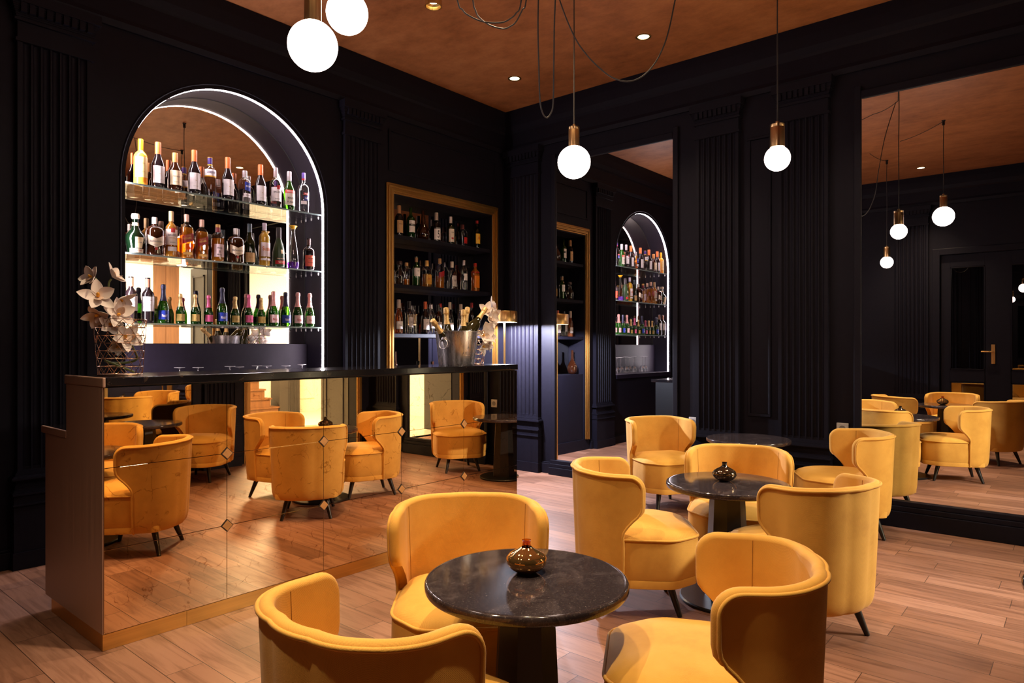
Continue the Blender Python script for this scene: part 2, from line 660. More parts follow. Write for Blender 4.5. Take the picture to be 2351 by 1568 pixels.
# fluted pilasters
def pilaster(name, label, u0, u1, plane, axis, sgn):
    """axis 'x': runs along x on a wall y=plane; sgn: direction into the room"""
    m = MB()
    wdt = u1 - u0
    d0 = 0.045
    nfl = 7
    pts = [(u0, 0.0), (u0, d0)]
    e = 0.022
    step = (wdt - 2 * e) / nfl
    for i in range(nfl):
        a = u0 + e + i * step
        pts.append((a + 0.0045, d0))
        fl = step - 0.009
        for k in range(1, 8):
            t = pi * k / 8
            pts.append((a + 0.0045 + fl / 2 - cos(t) * fl / 2, d0 - 0.018 * sin(t)))
        pts.append((a + 0.0045 + fl, d0))
    pts += [(u1, d0), (u1, 0.0)]

    def P(u, d):
        return (u, plane + sgn * d) if axis == 'x' else (plane + sgn * d, u)
    m.prism([P(u, d) for u, d in pts], 0.575, 3.08, 'z')

    def blk(o, d, z0, z1):
        lo, hi = sorted((plane, plane + sgn * d))
        if axis == 'x':
            m.box(u0 - o, u1 + o, lo, hi, z0, z1)
        else:
            m.box(lo, hi, u0 - o, u1 + o, z0, z1)

    def roll(o0, d0_, z0, z1, out, n=8, kind='torus'):
        prev = None
        for k in range(n + 1):
            t = k / n
            z = z0 + (z1 - z0) * t
            b = sin(pi * t) if kind == 'torus' else (1 - t) ** 2 if kind == 'cove' else t
            if prev is not None:
                blk(o0 + out * (b + prev) / 2, d0_ + out * (b + prev) / 2, pz, z)
            prev, pz = b, z
    blk(0.032, 0.085, 0, 0.10)
    blk(0.025, 0.075, 0.10, 0.37)
    blk(0.032, 0.085, 0.37, 0.378)
    blk(0.025, 0.075, 0.378, 0.43)
    blk(0.032, 0.085, 0.43, 0.44)
    roll(0.008, 0.052, 0.44, 0.505, 0.026, kind='cove')
    roll(0.010, 0.056, 0.505, 0.545, 0.026)
    blk(0.014, 0.060, 0.545, 0.553)
    roll(0.0, d0, 0.553, 0.575, 0.014, kind='cove')
    # little tongues at the feet of the flutes
    for i in range(nfl):
        a = u0 + e + (i + 0.5) * step
        for t in (0, 1):
            pass
        lo, hi = sorted((plane + sgn * (d0 - 0.019), plane + sgn * (d0 - 0.004)))
        hw = step / 2 - 0.006
        if axis == 'x':
            m.box(a - hw, a + hw, lo, hi, 0.575, 0.592)
        else:
            m.box(lo, hi, a - hw, a + hw, 0.575, 0.592)
    # necking and capital
    blk(0.012, 0.058, 3.08, 3.10)
    blk(0.0, d0, 3.10, 3.20)
    blk(0.018, 0.064, 3.20, 3.215)
    roll(0.004, 0.05, 3.215, 3.30, 0.03, kind='up')
    ne = 9
    for i in range(ne):
        a = u0 + (i + 0.5) * wdt / ne
        lo, hi = sorted((plane + sgn * 0.05, plane + sgn * 0.088))
        hw = wdt / ne * 0.34
        if axis == 'x':
            m.box(a - hw, a + hw, lo, hi, 3.245, 3.30)
        else:
            m.box(lo, hi, a - hw, a + hw, 3.245, 3.30)
    blk(0.04, 0.095, 3.30, 3.36)
    struct(name, m, PAINT, label=label, cat='pilaster', smooth=30)


pilaster('trim_7', 'black fluted pilaster at the left end of the bar wall', 1.19, 1.58, YL, 'x', -1)
pilaster('trim_8', 'black fluted pilaster between the arched niche and the gilt cabinet', 3.49, 3.86, YL, 'x', -1)
pilaster('trim_9', 'black fluted pilaster in the corner, lit by the floor lamp', 4.335, 4.735, XR, 'y', -1)
pilaster('trim_10', 'black fluted pilaster beside the narrow mirror', 2.225, 2.60, XR, 'y', -1)
pilaster('trim_11', 'black fluted pilaster beside the wide mirror', 1.525, 1.90, XR, 'y', -1)
pilaster('trim_12', 'black fluted pilaster in the corner beside the hall doorway', -0.55, -0.16, XR, 'y', -1)
pilaster('trim_13', 'black fluted pilaster beside the glazed double door', 1.80, 2.22, XB, 'y', 1)
pilaster('trim_14', 'black fluted pilaster on the wall behind the camera', 2.75, 3.15, XB, 'y', 1)
pilaster('trim_15', 'black fluted pilaster left of the hall doorway', 3.40, 3.76, YF, 'x', 1)
pilaster('trim_16', 'black fluted pilaster on the bar wall near the glazed door', 0.15, 0.53, YL, 'x', -1)

# raised wall panels
def panel_frame(name, label, axis, u0, u1, z0, z1, plane, sgn):
    m = MB()
    t, d = 0.022, 0.012
    lo, hi = sorted((plane, plane + sgn * d))
    for a, b, c, e in ((u0, u1, z0, z0 + t), (u0, u1, z1 - t, z1), (u0, u0 + t, z0 + t, z1 - t), (u1 - t, u1, z0 + t, z1 - t)):
        if axis == 'x':
            m.box(a, b, lo, hi, c, e)
        else:
            m.box(lo, hi, a, b, c, e)
    struct(name, m, PAINT, label=label, cat='panel moulding', bevel=0.004)


panel_frame('trim_17', 'black panel moulding above the gilt cabinet', 'x', 3.99, 5.44, 2.88, 3.26, YL, -1)
panel_frame('trim_18', 'black panel moulding between the two pilasters of the mirror wall', 'y', 1.97, 2.16, 0.72, 3.02, XR, -1)
# thin bead round the arch
bd = MB()
bd.tube([(NX0 - 0.03, YL - 0.002, NZ0)] + [(x, YL - 0.002, z) for x, z in arch(-0.03)] + [(NX1 + 0.03, YL - 0.002, NZ0)], 0.006, 8)
struct('trim_19', bd, PAINT, label='black bead moulding round the arched niche', cat='trim', smooth=60)

# ------------------------------------------------------------------ the glazed double door behind the camera
dr = MB()
for a, b in ((0.36, 0.46), (0.82, 1.12), (1.54, 1.66)):
    dr.box(XB - 0.10, XB - 0.03, a, b, 0, 2.62)
for a, b in ((0.46, 0.82), (1.12, 1.54)):
    for c, e in ((0, 0.10), (0.78, 0.96), (2.44, 2.62)):
        dr.box(XB - 0.10, XB - 0.03, a, b, c, e)
door = struct('door_1', dr, PAINT, label='black double door with dark glass panes and a brass handle', cat='door', bevel=0.005)
for a, b in ((0.46, 0.82), (1.12, 1.54)):
    for c, e in ((0.10, 0.78), (0.96, 2.44)):
        MB().box(XB - 0.07, XB - 0.06, a, b, c, e).build('window_pane', PANE, door)
        fr = MB()
        for p, q, r_, s in ((a, b, c, c + 0.012), (a, b, e - 0.012, e), (a, a + 0.012, c, e), (b - 0.012, b, c, e)):
            fr.box(XB - 0.06, XB - 0.022, p, q, r_, s)
        fr.build('glazing_bead', PAINT, door)
hd = MB().box(XB - 0.03, XB - 0.018, 1.0, 1.045, 1.05, 1.32)
hd.tube([(XB - 0.02, 1.022, 1.22), (XB + 0.03, 1.022, 1.22), (XB + 0.035, 1.035, 1.22), (XB + 0.035, 1.16, 1.22)], 0.010, 8)
hd.build('handle', BRASS, door, smooth=40)
ca = MB()
for a, b, c, e in ((0.27, 0.36, 0, 2.71), (1.66, 1.75, 0, 2.71), (0.36, 1.66, 2.62, 2.71)):
    ca.box(XB, XB + 0.03, a, b, c, e)
ca.build('architrave', PAINT, door, bevel=0.006)

# ------------------------------------------------------------------ the doorway and the bright hall beyond it
fr = MB()
for a, b, c, e in ((DX0 - 0.07, DX0, 0, DZ + 0.07), (DX1, DX1 + 0.07, 0, DZ + 0.07), (DX0, DX1, DZ, DZ + 0.07)):
    for k in range(3):
        fr.box(a + 0.01 * k * (1 if c == 0 else 0), b - 0.01 * k * (1 if c == 0 else 0), YF - 0.01, YF + 0.012 + 0.01 * k, c, e - (0.02 * k if c else 0.01 * k))
dfr = struct('door_2', fr, GOLD, label='gilt framed doorway to the hall with its grey leaf folded back', cat='door')
lf = MB().box(DX1 - 0.0, DX1 + 0.05, -1.50, -0.90, 0.01, DZ - 0.01).build('door_leaf', GREYDOOR, dfr, bevel=0.004)
for c, e in ((0.12, 1.0), (1.12, 2.48)):
    m = MB()
    for p, q, r_, s in ((-1.40, -1.0, c, c + 0.03), (-1.40, -1.0, e - 0.03, e), (-1.40, -1.37, c, e), (-1.03, -1.0, c, e)):
        m.box(DX1 - 0.012, DX1, p, q, r_, s)
    m.build('panel_moulding', GREYDOOR, lf)
lf2 = MB().box(DX0 - 0.05, DX0, -1.50, -0.90, 0.01, DZ - 0.01).build('door_leaf', GREYDOOR, dfr, bevel=0.004)
for s, x in ((1, DX1 - 0.0), (-1, DX0)):
    MB().tube([(x, -1.42, 1.05), (x - s * 0.05, -1.42, 1.05), (x - s * 0.05, -1.31, 1.05)], 0.009, 8).build('handle', BRASS, lf if s > 0 else lf2, smooth=40)
HX0, HX1, HY1, HZ = 2.6, 9.6, -5.60, 3.4
struct('floor_hall', MB().box(HX0, HX1, HY1, YF - 0.16, -0.1, 0), CREAMFLOOR, label='pale stone floor of the hall', cat='floor')
struct('ceiling_hall', MB().box(HX0, HX1, HY1, YF - 0.16, HZ, HZ + 0.1), CREAM, label='cream ceiling of the hall', cat='ceiling')
hw = MB().box(HX0, HX1, HY1 - 0.1, HY1, 0, HZ).box(HX0 - 0.1, HX0, HY1, YF - 0.16, 0, HZ).box(HX1, HX1 + 0.1, HY1, YF - 0.16, 0, HZ)
hw.box(XR + 0.3, HX1, YF - 0.26, YF - 0.16, 0, HZ)
struct('wall_hall', hw, CREAM, label='cream walls of the bright hall beyond the doorway', cat='wall')
mm = MB()
for x0 in (3.2, 4.3, 5.35, 7.5, 8.2, 8.9):
    x1 = x0 + (0.8 if x0 < 7 else 0.5)
    for a, b, c, e in ((x0, x1, 0.25, 0.28), (x0, x1, 2.9, 2.93), (x0, x0 + 0.03, 0.28, 2.9), (x1 - 0.03, x1, 0.28, 2.9)):
        mm.box(a, b, HY1, HY1 + 0.018, c, e)
struct('trim_20', mm, CREAM, label='cream panel mouldings on the far wall of the hall', cat='panel moulding')
st = thing('oak_staircase', 'orange oak staircase seen in the mirrors through the doorway', 'staircase', (6.5, HY1, 0))
for i, xe in enumerate((0.46, 0.30, 0.18, 0.07)):
    MB().box(-0.6, xe, 0.001, 0.42, 0.17 * i, 0.17 * i + 0.14).build('riser', OAK, st)
    MB().box(-0.62, xe + 0.02, 0.001, 0.44, 0.17 * i + 0.14, 0.17 * i + 0.17).build('tread', OAK, st, bevel=0.004)
MB().box(-0.06, 0.49, 0.001, 0.03, 0.72, 3.38).build('wall_panelling', OAK, st)
MB().box(0.20, 0.26, 0.001, 0.05, 0.72, 3.38).build('newel', OAK, st)
pc = thing('fluted_cabinet', 'low dark grey fluted cabinet standing in the hall', 'cabinet', (7.26, HY1 + 0.02, 0))
MB().box(-0.22, 0.22, 0, 0.3, 0, 1.18).build('body', GREYDOOR, pc)
fm = MB()
for i in range(9):
    fm.box(-0.02 + i * 0.025, -0.005 + i * 0.025, 0.3, 0.312, 0.05, 1.13)
fm.build('fluting', GREYDOOR, pc)
hl = thing('hall_ceiling_light', 'flat square ceiling light in the bright hall', 'ceiling light', (5.6, -3.2, HZ))
MB().box(-0.75, 0.75, -0.75, 0.75, -0.05, -0.001).build('frame', BRASS, hl)
MB().box(-0.72, 0.72, -0.72, 0.72, -0.055, -0.05).build('diffuser', emit('hall_diffuser', (1.0, 0.86, 0.62), 12), hl)
light('hall_ceiling_light_lamp', 'AREA', (0, 0, -0.07), W_HALL, (1.0, 0.90, 0.72), hl, (0, 0, 0), shape='SQUARE', size=1.4)

# ------------------------------------------------------------------ wall mirrors
def wall_mirror(label, y0, y1, z0, z1, frame=0.05):
    t = thing('wall_mirror', label, 'mirror', (XR, (y0 + y1) / 2, 0), 0)
    h = (y1 - y0) / 2
    MB().box(-0.012, -0.001, -h, h, z0, z1).build('mirror_glass', MIRROR, t)
    m = MB()
    for a, b, c, e in ((-h - frame, -h, z0 - 0.02, z1 + 0.1), (h, h + frame, z0 - 0.02, z1 + 0.1), (-h, h, z1, z1 + 0.06)):
        m.box(-0.03, -0.001, a, b, c, e)
    m.build('frame', PAINT, t, bevel=0.006)
    m = MB()
    m.box(-0.075, -0.001, -h - frame, h + frame, 0.001, z0 - 0.07)
    m.box(-0.06, -0.001, -h - frame, h + frame, z0 - 0.07, z0 - 0.035)
    m.box(-0.045, -0.001, -h - frame, h + frame, z0 - 0.035, z0)
    m.build('plinth', PAINT, t, bevel=0.004)
    return t


wall_mirror('narrow tall black framed wall mirror showing the arched niche', 2.83, 4.13, 0.145, 3.145)
wall_mirror('wide tall black framed wall mirror at right showing pendant bulbs', 0.04, 1.298, 0.185, 3.145)
t = thing('wall_mirror', 'tall mirror on the front wall, left of the hall doorway', 'mirror', (2.66, YF, 0))
MB().box(-0.62, 0.62, 0.001, 0.012, 0.16, 3.1).build('mirror_glass', MIRROR, t)
m = MB()
for a, b, c, e in ((-0.67, -0.62, 0.14, 3.15), (0.62, 0.67, 0.14, 3.15), (-0.62, 0.62, 3.1, 3.15), (-0.67, 0.67, 0.12, 0.16)):
    m.box(a, b, 0.001, 0.03, c, e)
m.build('frame', PAINT, t, bevel=0.006)

# sockets
def socket(label, y, z):
    t = thing('wall_socket', label, 'socket', (XR, y, z))
    MB().box(-0.012, -0.001, -0.042, 0.042, -0.042, 0.042).build('plate', SOCKET, t, bevel=0.003)
    m = MB()
    m.lathe([(0.024, 0), (0.024, 0.002), (0.021, 0.002), (0.021, -0.004), (0.0, -0.004)], 24)
    m.moved(Matrix.Translation((-0.0125, 0, 0)) @ Matrix.Rotation(R(-90), 4, 'Y'))
    m.build('outlet', plain('grey_plastic', (0.30, 0.29, 0.28), 0.4), t, smooth=40)


socket('white wall socket beside the chair near the narrow mirror', 2.64, 0.635)
socket('white wall socket behind the chair near the wide mirror', 1.43, 0.672)
# ------------------------------------------------------------------ the bar counter
BX0, BX1, BY, BZ = 1.10, 3.855, 3.20, 1.165
bar = thing('bar_counter', 'long bar counter faced with antique bronze mirror panels', 'bar counter', (BX0, BY, 0))


def BL(m):
    return m.moved(Matrix.Translation((-BX0, -BY, 0)))


BL(MB().box(BX0 + 0.012, BX1 + 0.004, BY - 0.004, 3.668, 1.126, BZ)).build('worktop', STONE, bar, bevel=0.004)
BL(MB().box(BX0 - 0.002, BX0 + 0.012, BY - 0.002, 3.674, 1.122, BZ)).build('worktop_end_cap', BRONZE, bar, bevel=0.005)
BL(MB().box(BX0 + 0.012, BX1, 3.669, 4.0, 0.869, 0.901)).build('service_worktop', STONE, bar, bevel=0.003)
BL(MB().box(BX0 - 0.002, BX0 + 0.012, 3.652, 4.01, 0.868, 0.902)).build('service_worktop_end_cap', BRONZE, bar, bevel=0.003)
ep = MB().prism([(3.206, 0.07), (3.655, 0.07), (3.655, 0.072), (3.95, 0.072), (3.95, 0.868), (3.652, 0.868), (3.652, 1.122), (3.206, 1.122)], BX0, BX0 + 0.012, 'x')
BL(ep).build('end_panel', BRONZE, bar)
BL(MB().prism([(3.215, 0.07), (3.94, 0.07), (3.94, 0.869), (3.645, 0.869), (3.645, 1.124), (3.215, 1.124)], BX0 + 0.013, BX1 - 0.002, 'x')).build('carcass', BLACKMETAL, bar)
xs = [1.104, 1.647, 2.196, 2.750, 3.295, 3.853]
zs = [0.072, 0.4285, 0.778, 1.122]
for i in range(5):
    for j in range(3):
        gp = 0.0008
        BL(MB().box(xs[i] + gp, xs[i + 1] - gp, BY, BY + 0.008, zs[j] + gp, zs[j + 1] - gp)).build('mirror_panel', ANTIQUE, bar, bevel=0.0007, seg=1)
DIAM = plain('copper_stud', (0.50, 0.235, 0.07), 0.5, 0.25)
for x in xs[1:5]:
    for z in zs[1:3]:
        d, s = 0.031, 0.024
        m = MB().prism([(x - d, z), (x, z - d), (x + d, z), (x, z + d)], BY - 0.004, BY - 0.001, 'y')
        o_ = BL(m).build('diamond_surround', plain('diamond_edge', (0.03, 0.018, 0.012), 0.4), bar)
        d = s + 0.002
        BL(MB().prism([(x - d, z), (x, z - d), (x + d, z), (x, z + d)], BY - 0.007, BY - 0.004, 'y')).build('diamond_stud', DIAM, o_, bevel=0.001, seg=1)
for a, b, c in ((BX0 + 0.001, 1.455, 0), (1.4565, 2.80, 0), (2.8015, BX1, 0)):
    BL(MB().box(a, b, BY + 0.004, BY + 0.02, 0.001, 0.0695)).build('plinth', PLINTH, bar)
BL(MB().box(BX0 + 0.002, BX0 + 0.016, BY + 0.0205, 3.53, 0.001, 0.0695)).build('plinth', PLINTH, bar)
BL(MB().box(BX0 + 0.006, BX0 + 0.02, 3.531, 3.88, 0.001, 0.07)).build('plinth', PLINTH, bar)

# ------------------------------------------------------------------ armchairs
ZB, ZT, TH = 0.155, 0.680, 0.037


def yfront(z):
    """how far forward the wing edge stands at a height"""
    if z > ZT - 0.055:
        d = z - (ZT - 0.055)
        return 0.005 - (0.055 - sqrt(max(0, 0.055 ** 2 - d * d)))
    if z > 0.545:
        return 0.005
    if z > 0.40:
        t = (0.545 - z) / 0.145
        return 0.005 - 0.085 * (3 * t * t - 2 * t ** 3)
    return -0.08


def plan(z, n1=8, n2=14, n3=9):
    """outer plan curve of the shell at a height, from right wing front round the back to left wing front"""
    k = 0.932 + 0.083 * min(1, (z - ZB) / (ZT - ZB)) ** 0.8
    if z < ZB + 0.07:
        d = (ZB + 0.07 - z) / 0.07
        k -= 0.06 * (1 - sqrt(max(0, 1 - d * d)))
    yf = yfront(z)
    wf, wb, yb, rc = 0.290 * k, 0.268 * k, -0.288 * k, 0.195 * k
    dirv = Vector((wf - wb, 0.02 - (yb + rc)))
    pts = []
    y0 = yb + rc
    # wing
    for i in range(n1):
        t = i / n1
        y = yf + (y0 - yf) * t
        x = wb + (wf - wb) * max(0, (y - y0) / (0.02 - y0)) ** 1.6
        pts.append((x, y))
    for i in range(n2):
        a = pi / 2 * i / n2
        pts.append((wb - rc + rc * cos(a), yb + rc - rc * sin(a)))
    for i in range(n3 + 1):
        t = i / n3
        x = (wb - rc) * (1 - 2 * t)
        pts.append((x, yb - 0.012 * (1 - (x / (wb - rc)) ** 2)))
    left = [(-x, y) for x, y in pts[:n1 + n2]][::-1]
    return pts + left


def make_chair_mesh():
    zl = [ZB + (0.07) * (1 - cos(pi / 2 * i / 5)) for i in range(5)]
    zl += [ZB + 0.07 + (ZT - 0.055 - ZB - 0.07) * i / 16 for i in range(16)]
    zl += [ZT - 0.055 + 0.055 * sin(pi / 2 * i / 7) for i in range(8)]
    O = [[Vector((x, y, z)) for x, y in plan(z)] for z in zl]
    # rim is a touch higher in the middle of the back
    for j, row in enumerate(O):
        t = max(0, (zl[j] - 0.45) / (ZT - 0.45))
        for p in row:
            b = min(1, max(0, (-p.y) / 0.25))
            p.z += 0.010 * t * b * b
    m, n = len(O), len(O[0])
    N = []
    for j in range(m):
        r = []
        for i in range(n):
            a = O[j][min(i + 1, n - 1)] - O[j][max(i - 1, 0)]
            nv = Vector((a.y, -a.x, 0)).normalized()
            if nv.dot(Vector((O[j][i].x, O[j][i].y + 0.05, 0))) < 0:
                nv = -nv
            r.append(nv)
        for _ in range(3):
            r = [(r[max(0, i - 1)] + r[i] * 2 + r[min(n - 1, i + 1)]).normalized() for i in range(n)]
        N.append(r)
    I = [[O[j][i] - N[j][i] * TH * (0.8 + 0.2 * min(1, (zl[j] - ZB) / 0.3)) for i in range(n)] for j in range(m)]
    # boundary loop (up the right wing, over the rim, down the left wing)
    loop = [(j, 0) for j in range(m)] + [(m - 1, i) for i in range(1, n)] + [(j, n - 1) for j in range(m - 2, -1, -1)]
    mb = MB()
    mb.grid(O)
    mb.grid([r[::-1] for r in I])
    bl_o = [O[j][i] for j, i in loop]
    bl_i = [I[j][i] for j, i in loop]
    L = len(loop)
    cols = []
    outp = []
    D = []
    for k, (j, i) in enumerate(loop):
        t = (bl_o[min(k + 1, L - 1)] - bl_o[max(k - 1, 0)]).normalized()
        nv = (bl_o[k] - bl_i[k])
        th = nv.length
        nv.normalize()
        d = t.cross(nv).normalized()
        jj, ii = min(j, m - 2), min(max(i, 1), n - 2)
        inside = O[max(0, j - 3)][min(max(i, 3), n - 4)]
        if d.dot(bl_o[k] - inside) < 0:
            d = -d
        D.append(d)
    for _ in range(4):
        D = [(D[max(0, k - 1)] + D[k] * 2 + D[min(L - 1, k + 1)]).normalized() for k in range(L)]
    for k in range(L):
        d = D[k]
        nv = (bl_o[k] - bl_i[k])
        th = nv.length
        nv.normalize()
        mid = (bl_o[k] + bl_i[k]) / 2
        col = []
        for q in range(7):
            a = pi * q / 6
            col.append(mid + nv * (th / 2) * cos(a) + d * (th * 0.42) * sin(a))
        cols.append(col)
        outp.append(bl_o[k] + nv * 0.002 + d * 0.002)
    mb.grid(cols)
    pipe = MB().tube(outp, 0.0062, 8)
    # back seams between back panel and wings on the inside
    seams = [MB().tube([I[j][i] + N[j][i] * -0.0003 for j in range(9, m - 1)], 0.0012, 5) for i in (11, n - 12)]
    return mb, pipe, seams


def octa(s=1.0, x=0.268, y0=-0.19, y1=0.165, xf=0.165, y2=0.298, r=0.042, n=5, cy=0.03):
    """seat plan: straight sides, cut front corners, everything a little rounded"""
    P = [(-x + 0.05, y0), (x - 0.05, y0), (x - 0.022, -0.10), (x - 0.008, 0.0), (x, y1), (xf, y2), (-xf, y2), (-x, y1), (-x + 0.008, 0.0), (-x + 0.022, -0.10)]
    out = []
    for k, p in enumerate(P):
        a, b, c = Vector(P[k - 1]), Vector(p), Vector(P[(k + 1) % len(P)])
        u, v = (a - b).normalized(), (c - b).normalized()
        s0, s1 = b + u * r, b + v * r
        rr = min(r, (a - b).length * 0.45, (c - b).length * 0.45)
        s0, s1 = b + u * rr, b + v * rr
        for q in range(n + 1):
            t = q / n
            out.append((s0 * (1 - t) ** 2 + b * 2 * t * (1 - t) + s1 * t * t))
    return [((q.x) * s, (q.y - cy) * s + cy) for q in out]


def make_seat():
    rows = []
    for s, z in ((0.985, 0.198), (1.0, 0.22), (1.012, 0.30), (1.006, 0.365), (1.0, 0.385)):
        rows.append([(x, y, z) for x, y in octa(s)])
    for s, z in ((0.985, 0.393), (0.93, 0.408), (0.80, 0.424), (0.60, 0.434), (0.35, 0.438), (0.02, 0.439)):
        rows.append([(x, y, z) for x, y in octa(s)])
    mb = MB().grid(rows, close_u=True)
    n = len(rows[0])
    mb.f.append(tuple(range(n - 1, -1, -1)))
    mb.f.append(tuple((len(rows) - 1) * n + i for i in range(n)))
    pipe = MB().tube([(x, y, 0.386) for x, y in octa(1.008)], 0.0058, 8, closed=True)
    return mb, pipe


SEAM = plain('dark_seam', (0.30, 0.13, 0.015), 0.9)


def make_chair():
    t = thing('armchair', 'x', 'armchair')
    sh, pp, sm = make_chair_mesh()
    b = sh.build('backrest', FABRIC, t, smooth=50)
    pp.build('piping', FABRIC, b, smooth=60)
    for q in sm:
        q.build('seam', SEAM, b)
    s, sp = make_seat()
    se = s.build('seat', FABRIC, t, smooth=50)
    sp.build('piping', FABRIC, se, smooth=60)
    base = MB()
    rows = [[(x, y, z) for x, y in octa(s_, y0=-0.22)] for s_, z in ((0.955, ZB), (0.985, ZB + 0.004), (0.992, 0.19), (0.985, 0.197))]
    base.grid(rows, close_u=True)
    n = len(rows[0])
    base.f.append(tuple(range(n - 1, -1, -1)))
    base.f.append(tuple(3 * n + i for i in range(n)))
    base.build('seat_base', FABRIC, t, smooth=40)
    for sx, sy in ((1, 1), (-1, 1), (1, -1), (-1, -1)):
        MB().tube([(sx * 0.135, sy * 0.155, 0.162), (sx * 0.178, sy * 0.203, 0.0)], [0.021, 0.0115], 14).build('leg', LEGWOOD, t, smooth=40)
    return t


chair0 = make_chair()
GA, GB, GC = 'armchairs round the front table', 'armchairs round the middle table', 'armchairs by the mirror wall'
CHAIRS = [  # x, y, heading, label, group
    (1.103, 1.308, 0, 'mustard armchair at front left seen from behind, beside the front table', GA),
    (1.812, 1.735, 225.5, 'mustard armchair facing the camera behind the front table, nearest the bar', GA),
    (1.882, 0.834, 119, 'mustard armchair at front right turned left to the front table', GA),
    (3.042, 1.768, 308, 'mustard armchair in side view left of the middle table', GB),
    (3.280, 1.011, 70, 'mustard armchair seen from behind right of the middle table', GB),
    (3.795, 1.522, 203, 'mustard armchair facing the camera directly behind the middle table', GB),
    (5.050, 2.640, 238, 'mustard armchair by the narrow mirror and wall socket', GC),
    (5.150, 1.308, 120, 'mustard armchair in front of the wide mirror by the far table', GC),
    (3.17, -0.24, 143, 'mustard armchair in shade beside the tall mirror, seen in the bar panels', 'armchairs beside the hall doorway'),
]
for i, (x, y, a, lab, grp) in enumerate(CHAIRS):
    c = chair0 if i == 0 else copy_tree(chair0)
    c.location = (x, y, 0)
    c.rotation_euler = (0, 0, R(a - 90))
    tag(c, lab, 'armchair', grp)

# ------------------------------------------------------------------ round pedestal tables
def make_table():
    t = thing('pedestal_table', 'x', 'table')
    MB().lathe([(0.0, 0.570), (0.29, 0.570), (0.299, 0.570), (0.304, 0.573), (0.3065, 0.578), (0.3065, 0.593), (0.304, 0.598), (0.3005, 0.5995), (0.297, 0.600), (0.290, 0.600), (0.0, 0.600)], 96).build('tabletop', GRANITE, t, smooth=50)
    MB().lathe([(0.112, 0.018), (0.085, 0.570)], 8, rot=pi / 8).build('column', LEGWOOD, t)
    MB().lathe([(0.235, 0.0), (0.238, 0.004), (0.238, 0.012), (0.232, 0.018), (0.0, 0.019)], 64).build('base', BLACKMETAL, t, smooth=40)
    return t


T0 = make_table()
for i, (x, y, lab) in enumerate([
        (1.61, 1.300, 'front round black granite pedestal table with the amber vase'),
        (3.395, 1.418, 'middle round black granite pedestal table with the smoky vase'),
        (5.12, 1.975, 'far bare round black pedestal table by the mirror wall'),
        (2.60, -0.15, 'round black pedestal table by the tall front mirror, seen in the bar panels')]):
    c = T0 if i == 0 else copy_tree(T0)
    c.location = (x, y, 0)
    tag(c, lab, 'table', 'round pedestal tables')

# vases
def vase(label, loc, glassmat, mirror, scale=1.0):
    t = thing('bud_vase', label, 'vase', loc)
    pr = [(0.018, 0.0), (0.027, 0.001), (0.034, 0.005), (0.047, 0.013), (0.058, 0.024), (0.0635, 0.037), (0.062, 0.047), (0.054, 0.057), (0.040, 0.066), (0.026, 0.073), (0.017, 0.079)]
    MB().lathe([(r * scale, z * scale) for r, z in pr], 48, cap=False).build('body', mirror, t, smooth=60)
    nk = [(0.017, 0.079), (0.0135, 0.085), (0.0125, 0.092), (0.0135, 0.100), (0.0145, 0.1005), (0.0105, 0.100), (0.010, 0.09), (0.011, 0.08)]
    MB().lathe([(r * scale, z * scale) for r, z in nk], 32, cap=False).build('neck', glassmat, t, smooth=60)
    return t


def lustre(name, c, rough=0.03):
    t = NT(name)
    lw = t.n('LayerWeight')
    lw.inputs['Blend'].default_value = 0.35
    col = t.ramp(lw.outputs['Facing'], [(0.0, c), (1.0, tuple(min(1, k * 1.5 + 0.05) for k in c))])
    return t.pbr(col, rough, 0.9)


vase('squat amber lustre glass vase on the front table', (1.646, 1.329, 0.6), glass('amber_glass', (0.90, 0.58, 0.22), 0.14), lustre('amber_lustre', (0.46, 0.25, 0.085)))
vase('squat smoky brown glass vase on the middle table', (3.42, 1.443, 0.6), glass('smoke_glass', (0.16, 0.10, 0.05), 0.12), lustre('smoke_lustre', (0.13, 0.085, 0.045)), 0.97)

# ------------------------------------------------------------------ pendant lamps
def frosted_globe(name, lo, hi):
    """lit globe: bright below, glowing less towards the clearer top of the glass"""
    t = NT(name)
    tc = t.n('TexCoord')
    sp = t.n('SeparateXYZ')
    t.l(tc.outputs['Object'], sp.inputs[0])
    e = t.n('Emission')
    rp = t.n('MapRange')
    rp.inputs['From Min'].default_value = -0.02
    rp.inputs['From Max'].default_value = 0.06
    rp.inputs['To Min'].default_value = hi
    rp.inputs['To Max'].default_value = lo
    t.l(sp.outputs['Z'], rp.inputs['Value'])
    e.inputs[0].default_value = (*GLOBE_C, 1)
    t.l(rp.outputs[0], e.inputs[1])
    t.l(e.outputs[0], t.out.inputs[0])
    return t.m


GLOBE_M = frosted_globe('lit_globe_glass', W_GLOBE * 0.9, W_GLOBE)
GLOBE_M2 = frosted_globe('lit_globe_glass_bright', W_GLOBE * 1.0, W_GLOBE * 1.5)
HOOKS = {}


